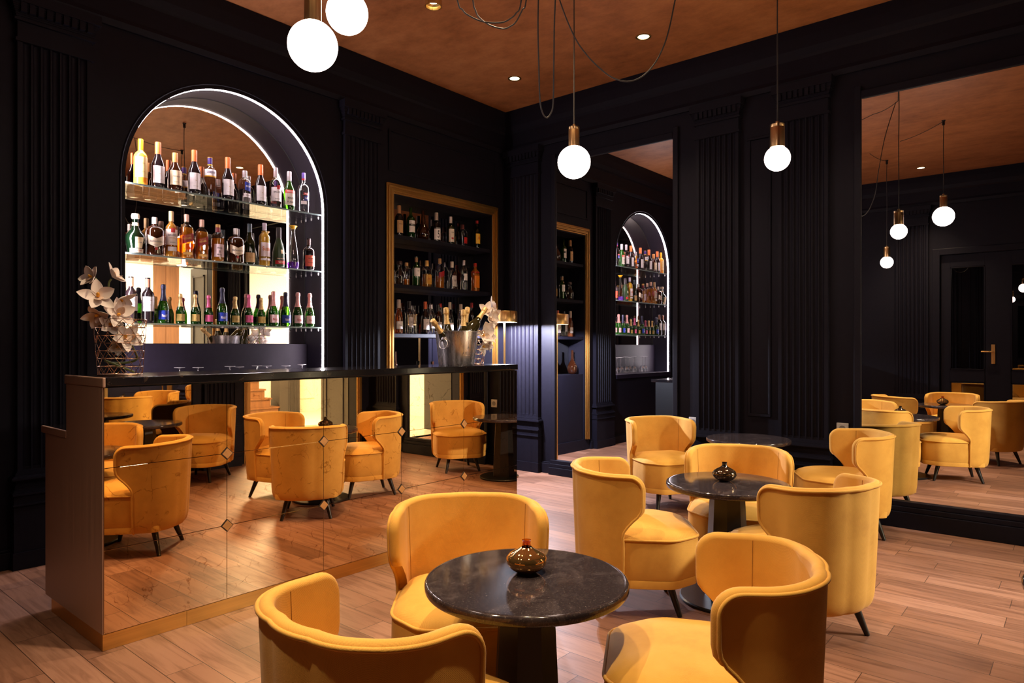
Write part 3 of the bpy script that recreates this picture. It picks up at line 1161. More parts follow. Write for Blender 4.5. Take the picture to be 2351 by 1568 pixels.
def pendant(label, p, r, cap_r, cap_h, hook, loops=(), pw=W_GLOBE):
    x, y, z = p
    t = thing('pendant_lamp', label, 'pendant lamp', (x, y, z), 0, 'hanging globe lamps')
    pr = []
    for i in range(25):
        a = -pi / 2 + (pi * 0.93) * i / 24
        pr.append((max(0.001, r * cos(a)), r * sin(a)))
    MB().lathe(pr, 40).build('globe', GLOBE_M2 if pw > W_GLOBE else GLOBE_M, t, smooth=80)
    zt = r * 0.955
    m = MB().lathe([(cap_r, zt - 0.004), (cap_r, zt + cap_h * 0.84), (cap_r * 0.985, zt + cap_h * 0.85), (cap_r * 0.985, zt + cap_h * 0.87), (cap_r, zt + cap_h * 0.88), (cap_r, zt + cap_h), (cap_r * 0.3, zt + cap_h + 0.003), (cap_r * 0.26, zt + cap_h + 0.018), (0.002, zt + cap_h + 0.018)], 32)
    m.build('socket', BRASSLAMP, t, smooth=40)
    hx, hy = hook[0] - x, hook[1] - y
    top = ZC - z - 0.02
    random.seed(int(x * 100))
    pts = []
    for i in range(15):
        s = i / 14
        zz = zt + cap_h + 0.01 + (top - zt - cap_h - 0.01) * s
        wv = 0.004 * sin(9 * s + x) * s
        pts.append((hx * s ** 6 + wv, hy * s ** 6 + wv * 0.5, zz))
    MB().tube(pts, 0.0038, 8).build('cable', CABLE, t, smooth=60)
    hk = MB().lathe([(0.008, 0.0), (0.014, 0.004), (0.014, 0.045), (0.02, 0.05), (0.02, 0.055)], 16, c=(hx, hy, ZC - z - 0.056))
    hk.build('ceiling_hook', BLACKMETAL, t, smooth=40)
    for lp in loops:
        MB().tube([(a - x, b - y, c - z) for a, b, c in smooth_pts(lp, 5)], 0.0038, 8).build('swag_cable', CABLE, t, smooth=60)
    return t


def swag(a, b, drop, n=28, sk=0.0):
    """hanging cable between two ceiling points"""
    out = []
    for i in range(n + 1):
        s = i / n
        k = 4 * s * (1 - s)
        k = k ** 0.82
        out.append((a[0] + (b[0] - a[0]) * s, a[1] + (b[1] - a[1]) * s, a[2] + (b[2] - a[2]) * s - drop * k))
    return out


def uloop(a, b, zb, n=10):
    out = []
    for i in range(n):
        s = i / n
        out.append((a[0], a[1], a[2] + (zb + 0.06 - a[2]) * s))
    for i in range(9):
        t = pi * i / 8
        k = (1 - cos(t)) / 2
        out.append((a[0] + (b[0] - a[0]) * k, a[1] + (b[1] - a[1]) * k, zb + 0.06 - 0.06 * sin(t)))
    for i in range(1, n + 1):
        s = i / n
        out.append((b[0], b[1], zb + 0.06 + (b[2] - zb - 0.06) * s))
    return out
# pendants: position of the globe centre, radius, cap radius, cap height, ceiling hook
U = [(2.79, 2.13, 3.78), (2.763, 2.153, 3.07), (2.764, 2.151, 2.736), (2.768, 2.146, 2.558), (2.775, 2.135, 2.492), (2.79, 2.121, 2.468), (2.805, 2.106, 2.49), (2.812, 2.095, 2.546), (2.814, 2.092, 2.781), (2.819, 2.087, 3.07), (2.84, 2.05, 3.78)]
BIG = [(2.80, 2.26, 3.78), (2.86, 2.195, 3.42), (2.914, 2.129, 3.121), (2.961, 2.073, 2.937), (3.0, 2.028, 2.845), (3.04, 1.98, 2.777), (3.09, 1.92, 2.715), (3.143, 1.857, 2.692), (3.19, 1.80, 2.715), (3.232, 1.752, 2.777), (3.262, 1.716, 2.86), (3.284, 1.69, 2.96), (3.306, 1.664, 3.121), (3.33, 1.60, 3.45), (3.339, 1.50, 3.78)]
SA = [(2.36, 2.47, 3.78), (2.385, 2.44, 3.35), (2.424, 2.399, 3.02), (2.44, 2.38, 2.972), (2.459, 2.358, 2.944), (2.508, 2.3, 2.911), (2.564, 2.234, 2.907), (2.592, 2.20, 2.925), (2.613, 2.176, 2.955), (2.629, 2.156, 3.02), (2.65, 2.13, 3.4), (2.66, 2.12, 3.78)]
SB = [(2.50, 2.46, 3.78), (2.53, 2.43, 3.35), (2.547, 2.409, 3.07), (2.555, 2.40, 3.02), (2.567, 2.385, 2.981), (2.603, 2.342, 2.941), (2.646, 2.291, 2.923), (2.67, 2.262, 2.935), (2.689, 2.24, 2.959), (2.71, 2.216, 3.02), (2.723, 2.201, 3.07), (2.74, 2.18, 3.4), (2.75, 2.17, 3.78)]
SW = [(1.774, 1.751, 3.78), (1.82, 1.78, 3.3), (1.90, 1.84, 2.85), (2.02, 1.92, 2.60), (2.16, 2.0, 2.55), (2.26, 2.06, 2.75), (2.33, 2.10, 3.2), (2.36, 2.12, 3.78)]
pendant('large frosted globe pendant with a long brass socket above the bar', (1.638, 2.463, 2.546), 0.1015, 0.035, 0.19, (1.638, 2.463), [])
pendant('globe pendant cut off by the top edge, right of the large globe', (2.054, 2.795, 2.941), 0.1015, 0.035, 0.19, (2.054, 2.795), [SA])
pendant('round globe pendant hanging left of the narrow mirror', (3.498, 2.445, 2.442), 0.1015, 0.034, 0.12, (3.498, 2.445), [BIG])
pendant('small globe pendant hanging in front of the fluted pilasters', (3.957, 1.357, 2.369), 0.071, 0.040, 0.125, (3.957, 1.357), [U])
pendant('small globe pendant above the left end of the bar, seen in the wide mirror', (0.887, 2.077, 2.425), 0.078, 0.040, 0.13, (0.887, 2.077), [], W_GLOBE * 2)
pendant('large clear topped globe pendant seen only in the wide mirror', (2.30, 1.23, 2.735), 0.107, 0.037, 0.13, (2.30, 1.23), [SB], W_GLOBE * 2)
# cables stapled along the ceiling between the hooks
cb_ = MB()
for a, b in (((3.339, 1.48), (3.063, 1.764)), ((3.063, 1.764), (2.80, 2.26)), ((1.774, 1.751), (2.30, 1.23)), ((1.428, 2.165), (0.887, 2.077)), ((3.957, 1.357), (3.339, 1.48)), ((3.583, 2.246), (3.498, 2.445))):
    pts = []
    for i in range(9):
        s = i / 8
        pts.append((a[0] + (b[0] - a[0]) * s, a[1] + (b[1] - a[1]) * s, ZC - 0.012 - 0.02 * 4 * s * (1 - s)))
    cb_.tube(pts, 0.0038, 6)
tag(cb_.build('ceiling_cable', CABLE, None, smooth=60), 'black lamp cables running along the copper ceiling between hooks', 'cable')

# recessed ceiling lights and one surface mounted spot
DISC = emit('spot_disc', (1.0, 0.80, 0.45), 14)
RIM = mat_brushed('spot_rim', (0.80, 0.56, 0.22), 0.3)


def downlight(label, x, y, pw=W_DOWN, aim=(0, 0), ang=84):
    t = thing('recessed_downlight', label, 'ceiling light', (x, y, ZC), 0, 'recessed ceiling lights')
    MB().lathe([(0.062, -0.001), (0.062, -0.005), (0.048, -0.006), (0.044, -0.001)], 32, cap=False).build('rim', RIM, t, smooth=40)
    MB().lathe([(0.044, -0.0015), (0.044, -0.0022), (0.001, -0.0022)], 32, cap=False).build('lens', DISC, t)
    light('downlight_lamp', 'SPOT', (0, 0, -0.02), pw, WARM, t, (R(aim[0]), R(aim[1]), 0), spot_size=R(ang), spot_blend=1.0, shadow_soft_size=0.035)
    return t


downlight('recessed ceiling spot nearest the narrow mirror wall', 4.91, 2.75, W_DOWN * 0.45)
downlight('recessed ceiling spot in the far corner of the room', 4.90, 4.10, W_DOWN * 0.15)
downlight('recessed ceiling spot seen in the arched niche mirror', 4.867, 1.11, W_DOWN * 0.35)
downlight('recessed ceiling spot near the back wall, seen in the wide mirror', 0.139, 1.80, W_DOWN * 0.8)
downlight('recessed ceiling spot out of the picture above the front chairs', 1.45, 0.50, W_DOWN)
downlight('recessed ceiling spot out of the picture in front of the bar', 1.60, 2.35, W_DOWN * 0.8)
downlight('recessed ceiling spot out of the picture before the bar middle', 3.0, 2.40, W_DOWN)
t = thing('surface_spot', 'brass cylinder spot on the ceiling at the top edge of the picture', 'ceiling light', (3.27, 3.47, ZC))
MB().lathe([(0.056, -0.001), (0.058, -0.146), (0.058, -0.15), (0.052, -0.15), (0.048, -0.13), (0.030, -0.118)], 36, cap=False).build('cylinder', RIM, t, smooth=40)
MB().lathe([(0.030, -0.118), (0.030, -0.1185), (0.001, -0.1185)], 28, cap=False).build('lens', DISC, t)
light('surface_spot_lamp', 'SPOT', (0, 0, -0.125), W_DOWN * 0.3, WARM, t, spot_size=R(85), spot_blend=0.6, shadow_soft_size=0.03)

# floor lamp in the corner
t = thing('floor_lamp', 'brass floor lamp with a drum shade in the corner beyond the bar', 'floor lamp', (5.15, 4.44, 0))
MB().lathe([(0.140, 0.0), (0.142, 0.004), (0.142, 0.014), (0.136, 0.018), (0.012, 0.02), (0.0, 0.02)], 48).build('base', BRASSLAMP, t, smooth=40)
MB().lathe([(0.0105, 0.018), (0.0105, 1.60)], 20).build('stem', BRASS, t, smooth=60)
MB().lathe([(0.127, 1.535), (0.127, 1.640), (0.122, 1.646), (0.010, 1.648), (0.010, 1.646), (0.119, 1.642), (0.124, 1.636), (0.124, 1.535)], 56, cap=False).build('lamp_shade', BRASS, t, smooth=50)
MB().lathe([(0.123, 1.565), (0.123, 1.562), (0.012, 1.562), (0.012, 1.565)], 48, cap=False).build('diffuser', emit('lamp_diffuser', (0.86, 0.88, 1.0), 9.0), t)
for a in range(3):
    light('floor_lamp_bulb', 'POINT', (0.05 * cos(a * 2.094), 0.05 * sin(a * 2.094), 1.549), W_LAMP / 3, (0.78, 0.82, 1.0), t, shadow_soft_size=0.008)

# light strip round the niche
ls = MB()
ring = [(NX0 + 0.0025, NZ0 + 0.036)] + [(x, z) for x, z in arch(0.0025)] + [(NX1 - 0.0025, NZ0 + 0.036)]
ls.grid([[(x, YL + 0.008, z) for x, z in ring], [(x, YL + 0.032, z) for x, z in ring]])
strip = tag(ls.build('light_strip', emit('strip_light', (1.0, 0.86, 0.90), W_LED), None), 'glowing white light strip round the inside edge of the arched niche', 'light strip')

# niche mirror
nm = MB()
poly = [(NX0 + 0.002, 1.318)] + [(x, z) for x, z in arch(0.002)] + [(NX1 - 0.002, 1.318)]
nm.prism([p for p in poly], NY1 - 0.008, NY1 - 0.001, 'y')
tag(nm.build('niche_mirror', MIRROR_WARM, None), 'arched mirror at the back of the lit bottle niche', 'mirror')

# glass shelves
SHZ = (2.383, 1.918, 1.455)
for z, lab in zip(SHZ, ('top glass shelf of the arched niche', 'middle glass shelf of the arched niche', 'lowest glass shelf of the arched niche')):
    t = thing('glass_shelf', lab, 'shelf', (NXC, YL + 0.02, z), 0, 'glass shelves in the niche')
    hw_ = NR - 0.004 if z < NSP else NR - 0.01
    MB().box(-hw_, hw_, 0.0, NY1 - YL - 0.035, -0.012, -0.0005).build('pane', SHELFGLASS, t)
    MB().box(-hw_, hw_, -0.0025, -0.0003, -0.012, -0.0005).build('front_edge', SHELFEDGE, t)
    for s in (-1, 1):
        for y in (0.05, 0.15, 0.23):
            MB().lathe([(0.002, -0.034), (0.006, -0.03), (0.007, -0.013)], 12, c=(s * (hw_ - 0.006), y, 0)).build('bracket', plain('clear_stud', (0.6, 0.58, 0.6), 0.2, 0.4), t, smooth=40)

# ------------------------------------------------------------------ gilt framed cabinet
t = thing('display_cabinet', 'gilt framed black bottle cabinet set into the bar wall', 'cabinet', (CX0, YL, 0))
W = CX1 - CX0
MB().box(0.001, W - 0.001, CY1 - YL - 0.006, CY1 - YL, 0.95, CZ1 - 0.001).build('mirror_back', mat_mirror('smoked_mirror', (0.42, 0.41, 0.43)), t)
m = MB().box(0.001, 0.02, 0.0, CY1 - YL - 0.007, CZ0 + 0.002, CZ1 - 0.002).box(W - 0.02, W - 0.001, 0.0, CY1 - YL - 0.007, CZ0 + 0.002, CZ1 - 0.002)
m.box(0.02, W - 0.02, 0.0, CY1 - YL - 0.007, CZ1 - 0.02, CZ1 - 0.002)
m.box(0.02, W - 0.02, 0.02, CY1 - YL - 0.007, CZ0 + 0.002, 0.947)
m.build('body', PAINT, t)
for z in (2.318, 1.867, 1.414):
    MB().box(0.021, W - 0.021, 0.012, CY1 - YL - 0.008, z - 0.035, z).build('shelf', PAINT, t, bevel=0.002)
m = MB()
for k, (o, d) in enumerate(((0.078, 0.018), (0.060, 0.032), (0.044, 0.022), (0.026, 0.028), (0.010, 0.014))):
    o2 = o - 0.02
    for a, b, c, e in ((-o, -o2, CZ0, CZ1 + o), (W + o2, W + o, CZ0, CZ1 + o), (-o2, W + o2, CZ1 + o2, CZ1 + o)):
        m.box(a, b, -d, -0.001, c, e)
m.build('gilt_frame', GOLD, t, bevel=0.005)

# ------------------------------------------------------------------ bottles
GL = {
    'clear': glass('clear_glass', (0.93, 0.93, 0.94), 0.07, 0.02, 0.9),
    'dark': plain('dark_bottle', (0.010, 0.006, 0.007), 0.06, 0, 8, 0.1, Specular_IOR_Level=0.6),
    'green': glass('green_glass', (0.09, 0.30, 0.035), 0.07, 0.03, 0.8, (0.02, 0.10, 0.01), 0.30),
    'olive': glass('olive_glass', (0.10, 0.13, 0.02), 0.06, 0.03, 0.7, (0.012, 0.018, 0.004), 0.55),
    'deepgreen': glass('deep_green_glass', (0.004, 0.016, 0.006), 0.07, 0.04, 0.7, (0.002, 0.008, 0.003), 0.6),
    'amber': glass('amber_spirit', (0.88, 0.46, 0.06), 0.07, 0.02, 0.85, (0.80, 0.36, 0.04), 0.42),
    'whisky': glass('whisky_spirit', (0.85, 0.38, 0.04), 0.07, 0.02, 0.85, (0.72, 0.25, 0.018), 0.42),
    'gold': glass('golden_wine', (0.98, 0.66, 0.09), 0.06, 0.02, 0.85, (0.88, 0.52, 0.06), 0.5),
    'rose': glass('rose_wine', (0.90, 0.42, 0.20), 0.07, 0.02, 0.85, (0.6, 0.22, 0.08), 0.12),
    'cognac': glass('cognac_spirit', (0.20, 0.05, 0.010), 0.07, 0.02, 0.85, (0.05, 0.012, 0.004), 0.45),
    'orange': glass('orange_spirit', (0.95, 0.42, 0.04), 0.07, 0.02, 0.85, (0.75, 0.22, 0.02), 0.35),
    'frostgreen': plain('satin_green_glass', (0.020, 0.045, 0.014), 0.35, 0, 20),
}
_cm = {}


def CM(c, rough=0.4, metal=0.0):
    k = (c, rough, metal)
    if k not in _cm:
        _cm[k] = plain('paper_%d' % len(_cm), lin(*c), rough, metal, 60, 0.05)
    return _cm[k]


def profile(kind, H, D):
    r = D / 2
    n = 0.0145
    P = {
        'bordeaux': [(r * .8, 0), (r * .97, .006), (r, .02), (r, .60 * H), (r * .97, .64 * H), (r * .80, .69 * H), (r * .55, .725 * H), (n, .765 * H), (n * .95, .97 * H), (n * 1.1, .975 * H), (n * 1.1, H)],
        'burgundy': [(r * .8, 0), (r * .97, .006), (r, .02), (r, .47 * H), (r * .95, .53 * H), (r * .78, .60 * H), (r * .56, .67 * H), (n * 1.15, .76 * H), (n, .82 * H), (n * .95, .97 * H), (n * 1.1, .975 * H), (n * 1.1, H)],
        'champagne': [(r * .8, 0), (r * .97, .006), (r, .02), (r, .38 * H), (r * .95, .44 * H), (r * .82, .51 * H), (r * .64, .58 * H), (r * .50, .64 * H), (r * .40, .71 * H), (r * .36, .80 * H), (r * .345, H)],
        'spirit': [(r * .86, 0), (r * .98, .005), (r, .015), (r, .60 * H), (r * .95, .645 * H), (r * .78, .69 * H), (r * .52, .725 * H), (n * 1.1, .76 * H), (n, .80 * H), (n, H)],
        'slim': [(r * .86, 0), (r * .98, .005), (r, .015), (r, .66 * H), (r * .93, .70 * H), (r * .70, .745 * H), (n * 1.2, .80 * H), (n, .84 * H), (n, H)],
        'squat': [(r * .86, 0), (r * .98, .005), (r, .015), (r, .64 * H), (r * .93, .70 * H), (r * .66, .755 * H), (n * 1.2, .79 * H), (n * 1.1, .82 * H), (n * 1.1, H)],
        'bulb': [(r * .7, 0), (r * .78, .006), (r * .80, .03), (r * .88, .20 * H), (r, .34 * H), (r * .98, .43 * H), (r * .80, .52 * H), (r * .50, .60 * H), (n * 1.5, .68 * H), (n * 1.2, .80 * H), (n * 1.2, H)],
        'flask': [(r * .55, 0), (r * .75, .012), (r * .96, .14 * H), (r, .24 * H), (r * .90, .36 * H), (r * .62, .48 * H), (r * .34, .58 * H), (n * 1.1, .70 * H), (n, H)],
        'sculpt': [(r * .80, 0), (r * .92, .01), (r, .16 * H), (r * .93, .30 * H), (r * .74, .50 * H), (r * .50, .68 * H), (r * .34, .82 * H), (r * .32, .90 * H), (r * .40, .925 * H)],
        'cognac': [(r * .8, 0), (r * .97, .006), (r, .02), (r * .98, .38 * H), (r * .86, .50 * H), (r * .62, .62 * H), (n * 1.3, .73 * H), (n * 1.05, .80 * H), (n, H)],
    }[kind]
    # refine the curve a little
    return P


def r_at(prof, z):
    for (r0, z0), (r1, z1) in zip(prof[:-1], prof[1:]):
        if z0 <= z <= z1:
            return r0 + (r1 - r0) * (z - z0) / max(1e-6, z1 - z0)
    return prof[-1][0]


def sq_k(a, sq):
    return 1.0 if not sq else 1.0 / (abs(cos(a)) ** sq + abs(sin(a)) ** sq) ** (1.0 / sq)


def patch(prof, z0, z1, a0, a1, sq=None, off=0.0009, slope=0.0, chev=0.0, nz=4, na=14):
    """label wrapped on the bottle; slope tilts it, chev gives it a pointed lower and upper edge"""
    rows = []
    for j in range(nz + 1):
        row = []
        for i in range(na + 1):
            s = i / na
            a = a0 + (a1 - a0) * s
            z = z0 + (z1 - z0) * j / nz + slope * (s - 0.5) - chev * (1 - abs(2 * s - 1))
            r = (r_at(prof, z) if not chev else r_at(prof, (z0 + z1) / 2)) + off
            k = sq_k(a, sq)
            row.append((r * k * cos(a), r * k * sin(a), z))
        rows.append(row)
    return MB().grid(rows)


def text_on(prof, txt, z, h, ac, aw, mat, parent, sq=None, off=0.0016, slope=0.0, bold=0.0, name='lettering'):
    cu = bpy.data.curves.new('t', 'FONT')
    cu.body = txt
    cu.size = 1.0
    cu.align_x = 'CENTER'
    cu.align_y = 'CENTER'
    cu.offset = bold
    cu.resolution_u = 3
    ob = bpy.data.objects.new('t', cu)
    me = bpy.data.meshes.new_from_object(ob)
    bpy.data.objects.remove(ob)
    bpy.data.curves.remove(cu)
    xs_ = [v.co.x for v in me.vertices]
    ys_ = [v.co.y for v in me.vertices]
    if not xs_:
        return None
    wx, wy = max(xs_) - min(xs_), max(ys_) - min(ys_)
    cx_, cy_ = (max(xs_) + min(xs_)) / 2, (max(ys_) + min(ys_)) / 2
    for v in me.vertices:
        s = (v.co.x - cx_) / wx
        a = ac + s * aw
        zz = z + (v.co.y - cy_) / wy * h + slope * s
        r = r_at(prof, z) + off
        k = sq_k(a, sq)
        v.co = (r * k * cos(a), r * k * sin(a), zz)
    me.materials.append(mat)
    o = bpy.data.objects.new(name, me)
    COL.objects.link(o)
    o.parent = parent
    return o


FACE = R(-100)


def bottle(name, label, loc, kind, H, D, gl, cap=None, labels=(), sq=None, group=None, liquid=None, base_col=None, rot=0.0, cat='bottle'):
    """cap: (material, length, flare); labels: dicts"""
    t = thing(name, label, cat, loc, rot, group)
    prof = profile(kind, H, D)
    MB().lathe(prof, 28, sq=sq, cap=True).build('glass_body', GL[gl], t, smooth=50)
    if liquid:
        lv, lm = liquid
        pl = [(max(0.003, r - 0.003), z + 0.004) for r, z in prof if z < lv * H]
        pl.append((max(0.003, r_at(prof, lv * H) - 0.003), lv * H))
        MB().lathe(pl, 24, sq=sq).build('liquid', GL[lm], t, smooth=50)
    if cap:
        cm, cl, fl = cap
        z0 = H - cl
        while fl == '' and r_at(prof, z0) > 0.0185:
            z0 += 0.002
        cl = H - z0
        rr = max(r_at(prof, z0), 0.0135) + 0.0012
        if fl == 'foil':
            q = r_at(prof, H)
            pr = [(r_at(prof, z) + 0.0012, z) for z in [z0 + (0.87 * H - z0) * i / 6 for i in range(7)]]
            pr += [(q + 0.0025, .882 * H), (q + 0.0042, .895 * H), (q + 0.0045, .935 * H), (q + 0.003, .985 * H), (q * .7, H + .002), (0.002, H + 0.003)]
        elif fl == 'knob':
            pr = [(rr, z0), (rr * 1.35, z0 + cl * .15), (rr * 1.45, z0 + cl * .6), (rr * 1.2, H + .001), (0.002, H + .003)]
        elif fl == 'flare':
            pr = [(rr * 0.9, z0), (rr * 1.1, z0 + cl * .5), (rr * 1.7, H), (rr * 1.6, H + 0.003), (0.002, H + .002)]
        else:
            pr = [(rr, z0), (rr, z0 + cl * .9), (rr * .92, H + .001), (0.002, H + 0.0015)]
        MB().lathe(pr, 22).build('cap', cm, t, smooth=40)
    for L_ in labels:
        a0 = FACE - L_.get('w', 1.15) + L_.get('da', 0)
        a1 = FACE + L_.get('w', 1.15) + L_.get('da', 0)
        lb = patch(prof, L_['z0'] * H, L_['z1'] * H, a0, a1, sq, L_.get('off', 0.0009), L_.get('slope', 0), L_.get('chev', 0)).build(L_.get('name', 'label'), L_['m'], t, smooth=60)
        for tx in L_.get('text', ()):
            text_on(prof, tx[0], tx[1] * H, tx[2] * H, FACE + L_.get('da', 0) + (tx[5] if len(tx) > 5 else 0), tx[3], tx[4], lb, sq, 0.0019, L_.get('slope', 0) * tx[3] / 2.3, 0.01)
    if base_col:
        MB().lathe([(r + 0.0012, z) for r, z in prof if z <= 0.17 * H], 28, sq=sq, cap=False).build('coloured_base', base_col, t, smooth=50)
    return t


WHITE = CM((236, 226, 228))
CREAML = CM((232, 206, 170))
ORCAP = CM((226, 118, 62), 0.35)
GOLDF = plain('gold_foil', lin(228, 190, 128), 0.36, 0.4, 160, 0.25, 0.3)
PINKF = plain('pink_foil', lin(214, 96, 140), 0.35, 0.3, 160, 0.2, 0.3)
ROSEF = plain('pale_pink_foil', lin(224, 160, 156), 0.35, 0.3, 160, 0.2, 0.3)
BLUEF = plain('navy_foil', lin(34, 32, 58), 0.3, 0.3, 160, 0.2, 0.3)
BLACKT = CM((28, 22, 22))
REDT = CM((176, 36, 36))
BLUEL = CM((32, 52, 150))
REDL = CM((150, 22, 28))
SILV = plain('silver_cap', lin(214, 204, 210), 0.25, 0.5)
PURPLE = CM((74, 48, 128))
YCAP = CM((214, 158, 24), 0.3)
GOLDT = CM((196, 150, 80), 0.3, 0.4)
ORT = CM((214, 110, 30))
NAVYT = CM((40, 44, 110))
GREYT = CM((110, 96, 98))
YB = 4.895
G1, G2, G3 = 'bottles on the top niche shelf', 'bottles on the middle niche shelf', 'bottles on the lowest niche shelf'


def wine(x, lab):
    bottle('wine_bottle', lab, (x, YB, SHZ[0]), 'burgundy', 0.316, 0.086, 'dark', (ORCAP, 0.082, ''),
           [dict(z0=.10, z1=.47, m=WHITE, w=1.0, text=[('~', .30, .022, .16, GOLDT), ('COTES DU JURA', .17, .012, .75, GREYT)])], group=G1)


z1_ = SHZ[0]
bottle('wine_bottle', 'golden wine bottle with yellow capsule, first on the top niche shelf', (1.915, YB, z1_), 'bordeaux', 0.312, 0.086, 'gold', (YCAP, 0.075, ''),
       [dict(z0=.16, z1=.60, m=CM((238, 204, 140)), w=1.0, text=[('CHATEAU', .46, .03, .9, GOLDT), ('GRAND VIN', .28, .018, .8, GOLDT)])], group=G1, liquid=(.8, 'gold'))
wine(2.028, 'dark orange capped wine bottle, second on the top niche shelf')
bottle('cognac_bottle', 'dark cognac bottle with a gold cap and cream label on the top niche shelf', (2.142, YB, z1_), 'burgundy', 0.267, 0.095, 'cognac', (CM((216, 150, 88), 0.35), 0.066, ''),
       [dict(z0=.14, z1=.52, m=CREAML, w=0.95, text=[('Hennessy', .36, .05, 1.0, GREYT), ('VERY SPECIAL', .22, .022, .8, GREYT)])], group=G1)
wine(2.277, 'dark orange capped wine bottle between cognac and gin on the top niche shelf')
bottle('gin_bottle', 'clear gin bottle with a purple cap and yellow bands on the top niche shelf', (2.391, YB, z1_), 'slim', 0.289, 0.084, 'clear', (PURPLE, 0.05, ''),
       [dict(z0=.52, z1=.68, m=WHITE, w=1.25, text=[("GORDON'S", .605, .055, 1.5, NAVYT)]), dict(z0=.49, z1=.52, m=YCAP, w=1.25, name='band'), dict(z0=.795, z1=.82, m=YCAP, w=3.1, name='band'), dict(z0=.985, z1=1.0, m=YCAP, w=3.1, name='band', off=.003)], group=G1)
wine(2.526, 'dark orange capped wine bottle between gin and vodka on the top niche shelf')
bottle('vodka_bottle', 'clear vodka bottle with blue lettering and a silver cap on the top niche shelf', (2.66, YB, z1_), 'squat', 0.243, 0.088, 'clear', (SILV, 0.05, ''),
       [dict(z0=.36, z1=.62, m=BLUEL, w=0.55, da=.25, slope=-0.01, text=[('ABSOLUT', .50, .05, .8, WHITE)]), dict(z0=.16, z1=.28, m=WHITE, w=.7, da=.2, text=[('VODKA', .22, .05, .7, GREYT)])], group=G1)
wine(2.789, 'dark orange capped wine bottle beside the white rum on the top niche shelf')
bottle('rum_bottle', 'clear rum bottle with white label and red emblem on the top niche shelf', (2.918, YB, z1_), 'spirit', 0.318, 0.088, 'clear', (SILV, 0.075, ''),
       [dict(z0=.16, z1=.50, m=WHITE, w=1.15, text=[('BACARDI', .385, .045, 1.35, BLACKT), ('Superior', .215, .035, .9, BLACKT)]), dict(z0=.455, z1=.555, m=REDT, w=.28, da=.15, off=.0014, name='emblem')], group=G1)
bottle('aniseed_bottle', 'green aniseed spirit bottle with red lettering on the top niche shelf', (3.037, YB, z1_), 'burgundy', 0.311, 0.088, 'green', (SILV, 0.075, ''),
       [dict(z0=.12, z1=.49, m=CM((228, 214, 200)), w=1.1, text=[('FUMES', .20, .04, 1.3, BLACKT), ('PERNOD', .30, .05, 1.2, BLACKT)]), dict(z0=.43, z1=.51, m=CM((216, 70, 56)), w=1.1, off=.0013, name='band', text=[('PERNOD', .47, .05, 1.4, WHITE)])], group=G1)
bottle('vodka_bottle', 'clear vodka bottle with a blue cap, rightmost on the top niche shelf', (3.169, YB, z1_), 'spirit', 0.325, 0.090, 'clear', (PURPLE, 0.045, ''),
       [dict(z0=.30, z1=.42, m=NAVYT, w=.55, da=.2, slope=.015, text=[('Vodka', .36, .05, .7, WHITE)]), dict(z0=.43, z1=.49, m=REDT, w=.6, da=.2, text=[('PYLA', .46, .045, .8, WHITE)]), dict(z0=.2, z1=.28, m=WHITE, w=.5, da=-.35), dict(z0=.83, z1=.86, m=REDT, w=3.1, name='band')], group=G1)

z2_ = SHZ[1]
bottle('liqueur_bottle', 'dark green round liqueur bottle with a white seal, leftmost on the middle niche shelf', (1.882, YB, z2_), 'bulb', 0.268, 0.128, 'deepgreen', (CM((222, 200, 170)), 0.035, 'knob'),
       [dict(z0=.13, z1=.40, m=CM((230, 202, 160)), w=.42, da=.2, text=[('D.O.M.', .27, .03, .5, GREYT)]), dict(z0=.02, z1=.12, m=CM((238, 220, 196)), w=.9, text=[('BENEDICTINE', .07, .035, 1.2, REDT)]), dict(z0=.70, z1=.78, m=CREAML, w=3.1, name='neck_label', off=.001)], group=G2)
WHL = CM((226, 204, 180))


def ballan(x, lab):
    bottle('whisky_bottle', lab, (x, YB, z2_), 'squat', 0.262, 0.106, 'cognac', (CM((236, 226, 224)), 0.045, ''),
           [dict(z0=.30, z1=.53, m=WHL, w=1.05, chev=.026, sq=3, text=[("Ballantine's", .36, .055, 1.35, GREYT), ('FINEST', .26, .02, .6, GREYT)]), dict(z0=.13, z1=.20, m=REDT, w=.16, off=.0016, name='seal')], sq=3.2, group=G2)


ballan(2.005, 'dark whisky bottle with cream chevron label, second on the middle niche shelf')
bottle('rum_bottle', 'tall amber rum bottle with a white label and red emblem on the middle niche shelf', (2.116, YB, z2_), 'spirit', 0.320, 0.078, 'clear', (CM((214, 178, 132)), 0.07, ''),
       [dict(z0=.26, z1=.60, m=CM((240, 222, 214)), w=1.15, text=[('BACARDI', .475, .045, 1.4, GREYT), ('OAKHEART', .41, .03, 1.1, GOLDT), ('ANEJO', .31, .03, .9, GREYT)]), dict(z0=.53, z1=.63, m=REDT, w=.36, da=.1, off=.0014, name='emblem'), dict(z0=.13, z1=.22, m=WHITE, w=.8)], group=G2, liquid=(.78, 'amber'))
for x, h, dd, lab in ((2.221, .313, .094, 'large square whisky bottle with a slanted red label on the middle niche shelf'), (2.330, .291, .090, 'smaller square whisky bottle with a slanted red label on the middle niche shelf')):
    bottle('whisky_bottle', lab, (x, YB, z2_), 'squat', h, dd * .86, 'clear', (CM((226, 180, 160)), 0.05, ''),
           [dict(z0=.36, z1=.54, m=REDL, w=.82, slope=.028, text=[('RED LABEL', .455, .045, 1.2, GOLDT), ('JOHNNIE WALKER', .505, .018, 1.0, GOLDT)]), dict(z0=.08, z1=.14, m=GOLDT, w=.7)], sq=5, group=G2, liquid=(.70, 'whisky'))
